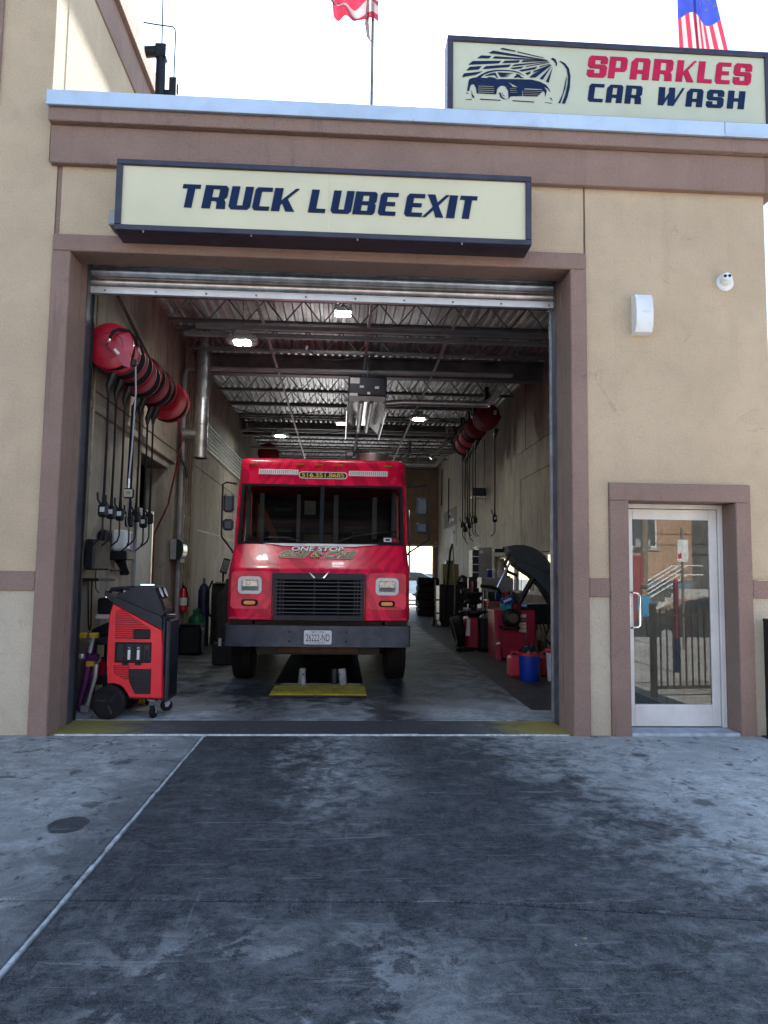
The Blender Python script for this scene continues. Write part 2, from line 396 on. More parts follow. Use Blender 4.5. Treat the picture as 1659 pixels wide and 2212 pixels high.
WLINE = mat('white_grout_line', (.60, .60, .57), .8, 0, .25, 16, bump=.4, bscale=50, dirt=.3, dirtc=(.2, .2, .2))
DIRT = mat('dark_joint_dirt', (.03, .028, .025), .9, 0, .3, 9)
ASPH = mat('asphalt', (.055, .055, .056), .9, 0, .25, 8, bump=.4, bscale=80, dirt=.2, dirtc=(.03, .03, .03))
MATDK = mat('dark_floor_coating', (.016, .016, .019), .55, 0, .35, 3, bump=.15, bscale=30, dirt=.4, dirtc=(.08, .075, .07))
CLOTHB = mat('black_bin_liner', (.012, .012, .014), .35, 0, .3, 8, bump=.5, bscale=20)
PAPER = mat('white_paper', (.72, .72, .70), .8, 0, .06, 12)
TEAL = mat('teal_cloth', (.04, .30, .33), .8, 0, .2, 12)
AMBER = mat('amber_lens', (.80, .24, .01), .25, 0, .1, 30, coat=.5)
def m_glass(name, tint, ior=1.5, rough=0.0):
    g = G(name); n = g.noise(3, 2); g.col(g.mix(n, dk(tint, .98), tint)); g.set(trans=1, ior=ior, rough=rough); return g.m
GLASS = m_glass('door_glass', (.80, .84, .82), 1.6)
WSGLASS = m_glass('windscreen_glass', (.86, .93, .92), 1.45)
LENS = m_glass('headlamp_lens', (.95, .95, .95), 1.45)
LAMPG = emit('lit_lamp', (.93, 1.0, .93), 42)
PANEL = emit('lit_led_panel', (.95, .97, 1.0), 26)
AQUA = emit('lit_aqua_display', (.25, .95, .75), 1.6)
LCD = mat('lcd_face', (.55, .6, .62), .3)

# ------------------------------------------------------------------ ground
def gz(y):
    if y <= -11.5: return -.45
    if y <= -9: return -.45 + (y+11.5)/2.5*.42
    return -.03 if y <= 0 else -.03 + .013*min(y, 22.6)
mb = MB(); xs = [-400, -60, -2.95, 4.3, 60, 400]; ys = [-400, -60, -11.5, -9, 0, .6, 22.6, 60, 400]
for i in range(5):
    for j in range(8):
        if i == 2 and j == 5: continue
        mb.quad(*[(a, b, gz(b)) for a, b in ((xs[i], ys[j]), (xs[i+1], ys[j]), (xs[i+1], ys[j+1]), (xs[i], ys[j+1]))])
tag(mb.build('ground', ASPH), kind='structure')
drv = thing('driveway', None, None); tag(drv, kind='structure')
def slab(poly):
    m = MB(); n = len(poly); e = .012
    c = (sum(p[0] for p in poly)/n, sum(p[1] for p in poly)/n)
    ins = [(p[0]+math.copysign(e, c[0]-p[0]), p[1]+math.copysign(e, c[1]-p[1])) for p in poly]
    m.add([(*p, -.14) for p in poly]+[(*p, -.008) for p in poly]+[(*p, 0) for p in ins],
          [(i, (i+1) % n, n+(i+1) % n, n+i) for i in range(n)]+[(n+i, n+(i+1) % n, 2*n+(i+1) % n, 2*n+i) for i in range(n)]+[tuple(range(2*n, 3*n))])
    return m.build('slab', DRIVE, drv, smooth=0)
cj = [(-14, -3.44), (-1.255, -3.47), (.6, -3.545), (1.93, -3.77), (5, -4.0), (14, -4.3)]
slab([(-14, -.002), (-14, cj[0][1]), cj[1], (-1.255, -.002)])
slab([(-14, cj[0][1]-.016), (-14, -9), (-1.255, -9), (-1.255, cj[1][1]-.016)])
slab([(-1.225, -.002), (-1.225, -3.472), (.6, -3.545), (1.93, -3.77), (5, -4.0), (14, -4.3), (14, -.002)])
slab([(-1.225, -3.488), (-1.225, -9), (14, -9), (14, -4.316), (5, -4.016), (1.93, -3.786), (.6, -3.561)])
m = MB()
yy = 0.0; rr = random.Random(3)
while yy > -8.9:
    y2 = yy-.22; z = .001+rr.uniform(0, .004)
    m.box(-1.252+rr.uniform(0, .006), -1.229-rr.uniform(0, .006), y2, yy-.002, -.03, z); yy = y2
m.build('joint_sealant', SEAL, drv)
m = MB(); xx = -2.6
while xx < 2.2:
    x2 = min(xx+.16, 2.2); m.box(xx, x2-.001, .008+rr.uniform(0, .006), .038-rr.uniform(0, .007), -.02, .006+rr.uniform(0, .004)); xx = x2
m.build('grout_line', WLINE, drv)
tag(MB().box(-2.66, 2.24, .04, .70, -.12, .004).build('threshold', THR), kind='structure')
# shop floor with the inspection pit left open
PX0, PX1, PY0, PY1 = -.86, .32, 3.05, 12.0
mb = MB()
for a, b, c, d in ((-3.2, 4.27, .705, PY0), (-3.2, PX0, PY0, PY1), (PX1, 4.27, PY0, PY1), (-3.2, 4.27, PY1, 22.8)):
    mb.quad((a, c, fz(c)), (b, c, fz(c)), (b, d, fz(d)), (a, d, fz(d)))
mb.quad((-3.2, .705, -.1), (4.27, .705, -.1), (4.27, .705, fz(.705)), (-3.2, .705, fz(.705)))
tag(mb.build('shop_floor', FLOOR, smooth=0), kind='structure')
mb = MB()
for a, b in (((PX0, PY0), (PX1, PY0)), ((PX1, PY0), (PX1, PY1)), ((PX1, PY1), (PX0, PY1)), ((PX0, PY1), (PX0, PY0))):
    mb.quad((*a, fz(a[1])), (*b, fz(b[1])), (*b, -1.5), (*a, -1.5))
mb.quad((PX0, PY0, -1.5), (PX1, PY0, -1.5), (PX1, PY1, -1.5), (PX0, PY1, -1.5))
tag(mb.build('inspection_pit', SOOT, smooth=0), kind='structure')
mb = MB(); y0, y1 = 1.25, 20
mb.add([(2.16, y0, fz(y0)+.004), (3.84, y0, fz(y0)+.004), (3.84, y1, fz(y1)+.004), (2.02, y1, fz(y1)+.004)], [(0, 1, 2, 3)])
tag(mb.build('floor_coating', MATDK, smooth=0), kind='structure')

# ------------------------------------------------------------------ the building
B = thing('car_wash_building', 'tan stucco service bay with mauve brown trim and pale blue coping', 'building')
def bpart(name, m, *boxes, b=0, parent=None, smooth=0):
    q = MB()
    for bx in boxes: q.box(*bx, b=b)
    return q.build(name, m, parent or B, smooth=smooth)
bpart('facade_wall', TAN, (-2.785, 2.385, 0, .3, 4.755, 5.485))
bpart('facade_wall', TAN, (2.407, 4.28, 0, .3, 2.44, 5.485))
bpart('facade_wall', PALE, (2.407, 2.608, 0, .3, 0, 1.32)); bpart('facade_wall', TAN, (2.407, 2.608, 0, .3, 1.50, 2.44))
bpart('facade_wall', PALE, (4.036, 4.28, 0, .3, 0, 1.32)); bpart('facade_wall', TAN, (4.036, 4.28, 0, .3, 1.50, 2.44))
bpart('control_joint', BRN, (-2.83, -2.79, .012, .2, 4.755, 5.485)); bpart('control_joint', BRN, (2.388, 2.404, .012, .2, 4.755, 5.485))
bpart('belt_course', BRN, (2.409, 2.606, -.022, .2, 1.3205, 1.4995), b=.004)
bpart('belt_course', BRN, (4.038, 4.285, -.022, .2, 1.3205, 1.4995), b=.004)
bpart('door_opening_trim', BRN, (-2.835, -2.66, -.03, .297, -.01, 4.585), b=.01)
bpart('door_opening_trim', BRN, (2.24, 2.405, -.03, .297, -.01, 4.585), b=.01)
bpart('door_opening_trim', BRN, (-2.835, 2.405, -.03, .297, 4.586, 4.754), b=.01)
bpart('entrance_trim', BRN, (2.61, 2.80, -.03, .30, -.01, 2.262), b=.008)
bpart('entrance_trim', BRN, (3.88, 4.034, -.03, .30, -.01, 2.262), b=.008)
bpart('entrance_trim', BRN, (2.61, 4.034, -.03, .30, 2.263, 2.438), b=.008)
bpart('jamb_lining', JAMB, (-2.79, -2.655, .298, .44, 0, 4.9)); bpart('jamb_lining', JAMB, (2.235, 2.42, .298, .44, 0, 4.9))
bpart('cornice', BRN, (-2.89, 4.40, -.07, .25, 5.446, 5.83), b=.008)
bpart('cornice', BRN, (-2.895, 4.44, -.14, .25, 5.831, 5.972), b=.008)
for a, b in ((-2.91, .63), (.634, 3.80), (3.804, 4.5)):
    q = MB(); q.box(a, b, -.17, .33, 5.975, 6.125, b=.006); q.box(a, b, -.185, -.168, 5.965, 5.985, b=.003); q.build('coping', COPE, B, smooth=0)
bpart('coping_seam', COPE, (.615, .65, -.174, -.171, 5.99, 6.12))
bpart('side_wall', WIN, (3.85, 4.27, .3, 6.0, 0, 6.08), (3.85, 4.27, 11.4, 22.8, 0, 6.08), (3.85, 4.27, 6.0, 11.4, 2.0, 6.08), (3.85, 4.27, 6.0, 11.4, 0, 1.15))
bpart('party_wall', WIN, (-3.2, -2.85, .45, 3.45, 0, 6.08), (-3.2, -2.85, 5.1, 22.8, 0, 6.08), (-3.2, -2.85, 3.45, 5.1, 3.2, 6.08))
bpart('front_lintel', STEELP, (-2.85, 3.85, .302, .46, 4.91, 5.95))
bpart('pier_inside', WIN, (2.43, 2.79, .302, .40, 0, 4.9)); 
bpart('back_wall', ORANGE, (-2.85, -2.4, 22.5, 22.8, .2, 6.08), (1.7, 2.45, 22.5, 22.8, .2, 6.08), (-2.4, 1.7, 22.5, 22.8, 4.3, 6.08), (2.45, 3.72, 22.5, 22.8, 2.75, 6.08), (3.72, 3.85, 22.5, 22.8, .2, 6.08))
bpart('roof', STEELP, (-2.92, 4.28, .34, 22.9, 6.085, 6.16))
# panel joints and a blocked-up opening on the right hand inside wall
bpart('wall_joint', SOOT, (3.842, 3.852, 8.6, 8.615, .1, 3.6), (3.842, 3.852, 3.0, 8.6, 3.59, 3.605), (3.842, 3.852, 8.2, 8.215, 4.2, 5.7), (3.842, 3.852, 3.0, 8.9, 4.18, 4.192))
bpart('wall_joint', SOOT, (-2.852, -2.842, 1.0, 22, 3.56, 3.575), (-2.852, -2.842, 7.5, 22, 2.35, 2.362))
# ledge above the side doorway
bpart('wall_ledge', WIN, (-2.848, -2.80, .6, 5.4, 3.32, 3.42), b=.01)
# windows in the right hand wall
for a, b in ((6.0, 7.75), (7.85, 9.55), (9.65, 11.4)):
    fr = ring(a, b, 1.15, 2.0, .01, .06, 'x', 3.95, 4.02).build('window', WPAINT, B, smooth=0)
    MB().box(3.98, 3.988, a+.06, b-.06, 1.21, 1.94).build('pane', m_glass('window_glass', (.8, .86, .84), 1.5) if a < 7 else bpy.data.materials['window_glass'], fr)
# back storefront door
fr = ring(2.45, 3.72, .32, 2.75, .01, .07, 'y', 22.55, 22.62).build('back_door', ALU, B, smooth=0)
MB().box(2.52, 3.65, 22.58, 22.588, .39, 2.68).build('pane', GLASS, fr); MB().box(2.52, 3.65, 22.555, 22.575, 1.35, 1.41).build('rail', ALU, fr)
# corrugated deck, one panel every 0.9 m
me = None
DZ = lambda y: 5.52 + .022*y
for k in range(8):
    x0 = -2.85 + k*.8375
    if me is None:
        q = MB(); prof = []; n = 6; pw = .8375/n
        for i in range(n):
            b0 = i*pw; prof += [(b0, 0), (b0+pw*.48, 0), (b0+pw*.58, .045), (b0+pw*.90, .045)]
        prof.append((.8375, 0))
        for (a, za), (b, zb) in zip(prof[:-1], prof[1:]):
            q.quad((a, .46, DZ(.46)+za), (b, .46, DZ(.46)+zb), (b, 22.5, DZ(22.5)+zb), (a, 22.5, DZ(22.5)+za))
        o = q.build('deck_panel', DECK, B, smooth=0); me = o.data; o.location.x = x0
    else:
        o = link('deck_panel', me, B); o.location.x = x0
# open-web joists
jme = None
for y in (2.2, 3.7, 5.2, 8.2, 9.7, 11.2, 12.7, 15.2, 16.7, 18.2, 19.7, 21.2):
    if jme is None:
        q = MB()
        q.box(-2.85, 3.85, -.045, -.005, -.045, -.003); q.box(-2.85, 3.85, .005, .045, -.045, -.003)
        q.box(-2.6, 3.6, -.045, -.005, -.40, -.36); q.box(-2.6, 3.6, .005, .045, -.40, -.36); c = q.build('joist', STEELP, B, smooth=0)
        q = MB(); n = 22; st = 6.2/n
        for i in range(n):
            a = -2.6+i*st; z0, z1 = (-.03, -.38) if i % 2 else (-.38, -.03); q.cyl((a, 0, z0), (a+st, 0, z1), .011, n=6)
        w_ = q.build('web', STEELP, c); jme = (c.data, w_.data)
    else:
        c = link('joist', jme[0], B); link('web', jme[1], c)
    c.location = (0, y, DZ(y)-.002)
for y in (6.85, 13.9):
    z = DZ(y)-.01
    bpart('girder', STEELP, (-2.85, 3.85, y-.1, y+.1, z-.03, z), (-2.85, 3.85, y-.012, y+.012, z-.36, z-.03), (-2.85, 3.85, y-.1, y+.1, z-.39, z-.36))
for y, x0, x1, z in ((3.2, -2.1, 3.8, 4.97), (3.62, -2.35, 3.8, 4.99), (12.0, -2.7, 3.6, 5.2), (14.6, -2.7, 3.6, 5.2)):
    bpart('strut_channel', GREY, (x0, x1, y-.03, y+.03, z-.03, z+.03))
for x in (-1.2, .35, 1.6): bpart('bridging', GREY, (x-.02, x+.02, .6, 22.4, 5.16, 5.185))
# steel side door standing ajar in the doorway
dl = bpart('side_door', GREY, (-2.845, -2.80, 3.22, 4.0, .07, 2.40), b=.004); bpart('door_edge', GALV, (-2.85, -2.795, 4.001, 4.06, .07, 2.40), parent=dl)
# the taller wing to the left
W = thing('taller_wing', 'taller tan stucco wing whose sunlit side wall rises above the bay roof', 'building')
def wpart(name, m, *boxes, b=0): return bpart(name, m, *boxes, b=b, parent=W)
wpart('lower_front_wall', PALE, (-12, -2.837, 0, .3, 0, 1.32)); wpart('front_wall', TAN, (-12, -2.922, 0, .3, 1.50, 9.2), (-2.922, -2.837, 0, .3, 1.50, 5.484))
wpart('belt_course', BRN, (-12, -2.838, -.022, .3, 1.3205, 1.4995), b=.004)
wpart('side_wall', TAN, (-3.2, -2.92, .301, 22.8, 6.161, 8.0)); 
wpart('side_cornice', BRN, (-3.2, -2.90, .302, 22.8, 8.001, 8.50), b=.008)
wpart('side_cornice', BRN, (-3.2, -2.84, .302, 22.8, 8.501, 8.80), b=.008)
wpart('window_trim', BRN, (-4.6, -3.425, -.03, 0, 6.05, 7.15), b=.006)
wpart('rear_walls', WIN, (-12, -3.2, 22.5, 22.8, 0, 8.8), (-12, -11.8, .3, 22.5, 0, 8.8)); wpart('wing_roof', STEELP, (-12, -3.2, .3, 22.5, 8.6, 8.7))
# ------------------------------------------------------------------ rolling steel door
D = thing('rolling_door', 'rolled up galvanised steel shutter under the lintel of the bay opening', 'shutter', (0, 0, 0))
q = MB(); q.box(-2.655, 2.235, .445, .80, 4.70, 4.73, b=.004); q.box(-2.655, 2.235, .445, .47, 4.66, 4.70, b=.004); q.box(-2.655, 2.235, .80, .83, 4.70, 5.4); q.build('hood', GALVD, D, smooth=0)
for z0 in (4.46, 4.575, 4.69):
    q = MB(); pr = [(.56-.035*math.sin(math.pi*i/8), z0+.112*i/8) for i in range(9)]; pr += [(y+.006, z) for y, z in pr[::-1]]
    q.prism(pr, 'x', -2.70, 2.28); q.build('slat', GALV, D, smooth=50)
q = MB(); q.box(-2.70, 2.28, .53, .58, 4.385, 4.445, b=.004); q.box(-2.70, 2.28, .522, .53, 4.44, 4.452); q.build('bottom_bar', ALU, D, smooth=0)
bm_ = None
for i in range(10):
    x = -2.5+i*.52
    if bm_ is None:
        c = MB().cyl((0, .521, 4.415), (0, .531, 4.415), .011, n=8).build('bolt', STEELP, D); bm_ = c.data
    else: c = link('bolt', bm_, D)
    c.location.x = x
for s, xa in ((-1, -2.66), (1, 2.24)):
    q = MB(); q.box(xa+s*.09, xa-s*.012, .445, .60, .006, 4.9, b=.004); q.box(xa+s*.09, xa+s*.0, .60, .66, .012, 4.9); q.build('guide', mat('dark_guide_steel', (.075, .075, .09), .5, .3, .3, 5) if s < 0 else bpy.data.materials['dark_guide_steel'], D, smooth=0)
    q = MB(); q.box(xa-s*.012, xa-s*.035, .60, .628, .02, 4.4); q.build('weather_strip', BLACK if s < 0 else GALVD, D, smooth=0)

# ------------------------------------------------------------------ lettering
GL = dict(
 T=(.86, [[(0, 1), (.86, 1), (.86, .83), (.61, .83), (.61, 0), (.25, 0), (.25, .83), (0, .83)]]),
 R=(1, [[(0, 0), (.36, 0), (.36, .33), (.52, .33), (.6, .27), (.62, 0), (1, 0), (.97, .3), (.88, .41), (1, .52), (1, .88), (.9, 1), (0, 1)], [(.36, .48), (.36, .85), (.62, .85), (.64, .82), (.64, .5), (.62, .48)]]),
 U=(.98, [[(0, 1), (.36, 1), (.36, .17), (.62, .17), (.62, 1), (.98, 1), (.98, .12), (.86, 0), (.12, 0), (0, .12)]]),
 C=(.92, [[(.12, 1), (.92, 1), (.92, .83), (.38, .83), (.36, .8), (.36, .2), (.38, .17), (.92, .17), (.92, 0), (.12, 0), (0, .12), (0, .88)]]),
 K=(1, [[(0, 0), (.36, 0), (.36, .28), (.42, .35), (.62, 0), (1, 0), (.62, .55), (1.05, 1), (.9, 1), (.36, .46), (.36, 1), (0, 1)]]),
 L=(.8, [[(0, 1), (.36, 1), (.36, .17), (.8, .17), (.8, 0), (0, 0)]]),
 B=(1, [[(0, 0), (.9, 0), (1, .1), (1, .42), (.92, .5), (1, .58), (1, .9), (.9, 1), (0, 1)], [(.36, .16), (.36, .42), (.64, .42), (.64, .16)], [(.36, .58), (.36, .84), (.64, .84), (.64, .58)]]),
 E=(.9, [[(.12, 1), (.9, 1), (.9, .83), (.36, .83), (.36, .59), (.8, .59), (.8, .42), (.36, .42), (.36, .17), (.9, .17), (.9, 0), (.12, 0), (0, .12), (0, .88)]]),
 X=(.98, [[(.02, 1), (.38, 1), (.55, .66), (.9, 1), (1.06, 1), (.62, .52), (.95, 0), (.57, 0), (.42, .33), (.1, 0), (-.06, 0), (.36, .46)]]),
 I=(.36, [[(0, 0), (.36, 0), (.36, 1), (0, 1)]]),
 S=(1, [[(.12, 1), (.88, 1), (1, .88), (1, .65), (.64, .65), (.64, .82), (.36, .82), (.36, .6), (.88, .6), (1, .48), (1, .12), (.88, 0), (.12, 0), (0, .12), (0, .34), (.36, .34), (.36, .18), (.64, .18), (.64, .42), (.12, .42), (0, .54), (0, .88)]]),
 P=(1, [[(0, 0), (.36, 0), (.36, .32), (.88, .32), (1, .44), (1, .88), (.88, 1), (0, 1)], [(.36, .48), (.36, .84), (.64, .84), (.64, .48)]]),
 A=(1, [[(0, 0), (.36, 0), (.36, .28), (.64, .28), (.64, 0), (1, 0), (1, .88), (.88, 1), (.2, 1), (0, .8)], [(.36, .44), (.36, .84), (.64, .84), (.64, .44)]]),
 W=(1.4, [[(0, 1), (.36, 1), (.40, .36), (.6, .72), (.58, 1), (.93, 1), (.98, .33), (1.33, 1), (1.48, 1), (.95, 0), (.6, 0), (.57, .42), (.36, 0), (.05, 0)]]),
 H=(1, [[(0, 0), (.36, 0), (.36, .42), (.64, .42), (.64, 0), (1, 0), (1, 1), (.64, 1), (.64, .58), (.36, .58), (.36, 1), (0, 1)]]))
def letter(ch, x0, x1, z0, h, y, m, parent, shear=.27, ext=.004):
    """one cut vinyl letter standing from x0 to x1 along its foot, face at y"""
    wd, pl = GL[ch]; sx = (x1-x0)/wd
    me = curve_mesh([[(px*sx + py*h*shear*.62, py*h) for px, py in p] for p in pl], ext)
    return place_mesh('letter', me, m, parent, Matrix.Translation((x0, y, z0)) @ FACE)
def sign_box(name, label, x0, x1, z0, z1, y0, y1, face, fw=.055):
    s = thing(name, label, 'sign', (0, 0, 0))
    q = MB(); q.box(x0, x1, y0+.02, y1, z0, z1, b=.004); q.build('cabinet', SIGNFR, s, smooth=0)
    q = MB(); q.box(x0, x1, y0-.02, y0+.019, z1-fw, z1, b=.006); q.box(x0, x1, y0-.02, y0+.019, z0, z0+fw, b=.006)
    q.box(x0, x0+fw, y0-.02, y0+.019, z0+fw+.001, z1-fw-.001, b=.004); q.box(x1-fw, x1, y0-.02, y0+.019, z0+fw+.001, z1-fw-.001, b=.004); q.build('frame', SIGNFR, s, smooth=0)
    MB().box(x0+fw-.005, x1-fw+.005, y0+.004, y0+.018, z0+fw-.005, z1-fw+.005).build('face', face, s, smooth=0)
    return s
S1 = sign_box('exit_sign', 'long cream box sign reading TRUCK LUBE EXIT over the bay opening', -2.168, 1.775, 4.68, 5.372, -.30, -.002, CREAM)
for ch, a, b in (('T', -1.585, -1.42), ('R', -1.375, -1.155), ('U', -1.127, -.925), ('C', -.905, -.745), ('K', -.725, -.505), ('L', -.375, -.215), ('U', -.165, .03), ('B', .045, .255), ('E', .285, .455), ('E', .537, .71), ('X', .728, .925), ('I', .945, 1.025), ('T', 1.05, 1.215)):
    letter(ch, a, b, 4.928, .226, -.302, NAVY, S1)
MB().box(-.18, -.174, -.2975, -.2955, 4.74, 5.31).build('panel_seam', mat('seam_cream', (.60, .55, .36), .5), S1, smooth=0)
for x in (-1.9, -.9, .1, 1.1): MB().cyl((x, -.31, 4.66), (x, -.31, 4.682), .008, n=8).build('screw', STEELP, S1)
jb = thing('junction_box', 'small grey metal junction box at the foot of the exit sign', 'electrical box', (-2.215, -.10, 4.78))
MB().box(-.043, .043, -.1, .099, 0, .145, b=.004).build('case', GREY, jb); MB().box(-.036, .036, -.106, -.1, .006, .139, b=.003).build('cover', GREY, jb)

S2 = sign_box('car_wash_sign', 'big framed roof sign with a car logo reading SPARKLES CAR WASH', 1.02, 4.52, 6.30, 7.175, .20, .42, CREAM2, .06)
for ch, a, b in (('S', 2.505, 2.715), ('P', 2.735, 2.93), ('A', 2.972, 3.178), ('R', 3.217, 3.43), ('K', 3.472, 3.67), ('L', 3.707, 3.868), ('E', 3.902, 4.065), ('S', 4.098, 4.298)):
    letter(ch, a, b, 6.797, .24, .199, CRIM, S2, .22)
for ch, a, b in (('C', 2.513, 2.675), ('A', 2.707, 2.88), ('R', 2.911, 3.09), ('W', 3.266, 3.53), ('A', 3.575, 3.755), ('S', 3.797, 3.985), ('H', 4.028, 4.215)):
    letter(ch, a, b, 6.522, .20, .199, NAVY, S2, .22)
LOGO = [
 [(-.464, .862), (-.438, .869), (-.3, .845), (-.311, .838), (-.462, .856)], [(-.29, .833), (-.277, .839), (0, .784), (-.004, .781)],
 [(-.589, .806), (-.545, .834), (.022, .764), (.022, .761)], [(-.712, .742), (-.672, .773), (-.562, .773), (-.587, .747)],
 [(-.551, .749), (-.523, .772), (.03, .761), (.03, .758)], [(-.805, .664), (-.762, .705), (-.457, .725), (-.483, .697)],
 [(-.447, .701), (-.417, .728), (-.256, .741), (-.273, .717)], [(-.243, .723), (-.224, .743), (.043, .757), (.043, .753)],
 [(-.828, .599), (-.79, .64), (-.667, .654), (-.697, .618)], [(-.656, .623), (-.621, .656), (-.354, .69), (-.375, .662)],
 [(-.344, .671), (-.315, .692), (.047, .746), (.047, .742)], [(-.871, .521), (-.855, .562), (-.659, .596), (-.726, .557)],
 [(-.362, .65), (-.219, .676), (-.243, .654), (-.32, .641)], [(-.201, .67), (-.188, .681), (.06, .738), (.06, .734)],
 [(-.265, .627), (-.243, .637), (-.073, .68), (-.094, .654), (-.235, .619)], [(-.201, .601), (-.145, .624), (-.146, .606), (-.175, .583)],
 [(-.12, .612), (-.111, .63), (.073, .712), (.075, .707), (-.005, .654)], [(-.158, .557), (-.12, .594), (.081, .708), (-.09, .559)],
 [(-.048, .549), (-.022, .577), (.085, .699), (-.014, .54)], [(.02, .522), (.094, .686), (.05, .51)], [(-.054, .674), (-.043, .688), (.064, .718), (.066, .715)],
 [(.073, .774), (.092, .789), (.124, .773), (.141, .733), (.139, .706), (.128, .701), (.124, .732), (.099, .762)],
 [(.167, .754), (.177, .758), (.227, .734), (.268, .678), (.284, .589), (.276, .464), (.249, .357), (.222, .284), (.189, .285), (.224, .382), (.251, .499), (.256, .588), (.244, .668), (.21, .721)],
 [(.239, .587), (.243, .578), (.229, .462), (.172, .286), (.151, .288), (.199, .398), (.221, .497)],
 [(-.496, .594), (-.324, .594), (-.439, .575), (-.354, .573), (-.439, .561), (-.379, .554), (-.464, .545)],
 [(-.324, .548), (-.303, .567), (-.294, .589), (-.26, .578), (-.244, .557), (-.218, .547), (-.252, .545), (-.278, .555), (-.312, .541)],
 [(-.633, .547), (-.583, .574), (-.519, .589), (-.493, .53), (-.503, .53), (-.525, .565)],
 [(-.772, .387), (-.764, .339), (-.747, .314), (-.738, .305), (-.758, .3), (-.772, .33)], [(-.481, .372), (-.464, .368), (-.452, .329), (-.426, .308), (-.397, .301), (-.439, .303), (-.469, .324)],
 [(-.456, .386), (-.439, .347), (-.418, .332), (-.439, .338)], [(-.843, .275), (-.772, .284), (-.772, .277)], [(-.684, .291), (-.464, .29), (-.464, .284), (-.684, .283)],
 [(-.339, .292), (-.109, .289), (-.109, .283), (-.339, .285)], [(.003, .286), (.078, .284), (.078, .279)], [(-.831, .355), (-.803, .339), (-.823, .343)], [(.057, .342), (.074, .339), (.089, .308)]]
CARB = [(-.798, .5), (-.768, .515), (-.718, .527), (-.667, .565), (-.6, .6), (-.523, .619), (-.439, .626), (-.337, .623), (-.269, .609), (-.214, .57), (-.269, .602), (-.354, .617), (-.439, .617), (-.507, .609), (-.583, .589), (-.642, .562), (-.68, .524), (-.608, .524), (-.595, .536), (-.557, .537), (-.523, .528), (-.507, .516), (-.481, .52), (-.252, .53), (-.133, .532), (-.048, .514), (.02, .482), (.056, .435), (.066, .405), (.041, .439), (-.006, .467), (.028, .416), (.011, .351), (.007, .397), (-.023, .435), (-.201, .435), (-.236, .402), (-.236, .347), (-.359, .338), (-.38, .302), (-.384, .394), (-.409, .442), (-.447, .453), (-.481, .438), (-.502, .406), (-.511, .352), (-.718, .352), (-.726, .412), (-.747, .45), (-.772, .449), (-.787, .426), (-.798, .373), (-.819, .376), (-.806, .469)]
def strip(x0, x1, z, h): return [(x0, z), (x1, z+.004), (x1-.01, z+.004-h), (x0+.008, z-h)]
HOLES = [strip(-.71, -.525, .438-.022*i, .011) for i in range(4)] + [strip(-.37, -.29+.01*i, .428-.022*i, .009) for i in range(3)] + [[(-.40, .505), (-.27, .438), (-.335, .442), (-.36, .468)], strip(-.80, -.60, .492, .006)]
me = curve_mesh([CARB]+HOLES, .003); place_mesh('logo_car', me, NAVY, S2, Matrix.Translation((2.05, .199, 6.2)) @ FACE)
q = MB()
for p in LOGO: q.prism([(2.05+a, 6.2+b) for a, b in p], 'y', .196, .2)
for i in range(4): q.prism([(2.05+a, 6.2+b) for a, b in strip(-.232, .0-.02*i, .418-.02*i, .011)], 'y', .196, .2)
q.build('logo_spray', NAVY, S2, smooth=0)

# ------------------------------------------------------------------ glazed entrance door
E = thing('entrance_door', 'white aluminium framed glass door beside the bay opening', 'door', (2.80, .25, .03))
q = MB(); q.box(.002, .05, -.02, .09, 0, 2.23, b=.004); q.box(1.03, 1.078, -.02, .09, 0, 2.23, b=.004); q.box(.0505, 1.0295, -.02, .09, 2.185, 2.23, b=.004); q.build('frame', ALUW, E, smooth=0)
q = MB(); q.box(.056, .144, 0, .045, .01, 2.178, b=.004); q.box(.94, 1.024, 0, .045, .01, 2.178, b=.004)
q.box(.1445, .9395, .001, .044, 2.072, 2.178, b=.004); q.box(.1445, .9395, .001, .044, .01, .225, b=.004); leaf = q.build('leaf', ALUW, E, smooth=0)
MB().box(.140, .944, .019, .026, .221, 2.076).build('pane', GLASS, E, smooth=0)
q = MB(); q.tube([(.10, 0, .98), (.10, -.05, .98), (.115, -.065, .985), (.16, -.067, .99), (.18, -.067, 1.01), (.183, -.067, 1.16), (.18, -.067, 1.30), (.16, -.067, 1.325), (.115, -.065, 1.33), (.10, -.05, 1.335), (.10, 0, 1.335)], .012, 10); h = q.build('pull_handle', CHROME, leaf)
MB().box(.085, .118, -.004, 0, .95, 1.36, b=.001).build('backplate', ALU, leaf); MB().cyl((.1, -.012, 1.2), (.1, 0, 1.2), .014).build('lock', CHROME, leaf)
tag(MB().box(2.806, 3.874, -.02, .36, -.02, .028, b=.006).build('door_step', mat('pale_step_concrete', (.42, .45, .48), .75, 0, .2, 8, bump=.3)), 'low pale concrete sill under the glass entrance door', 'step')

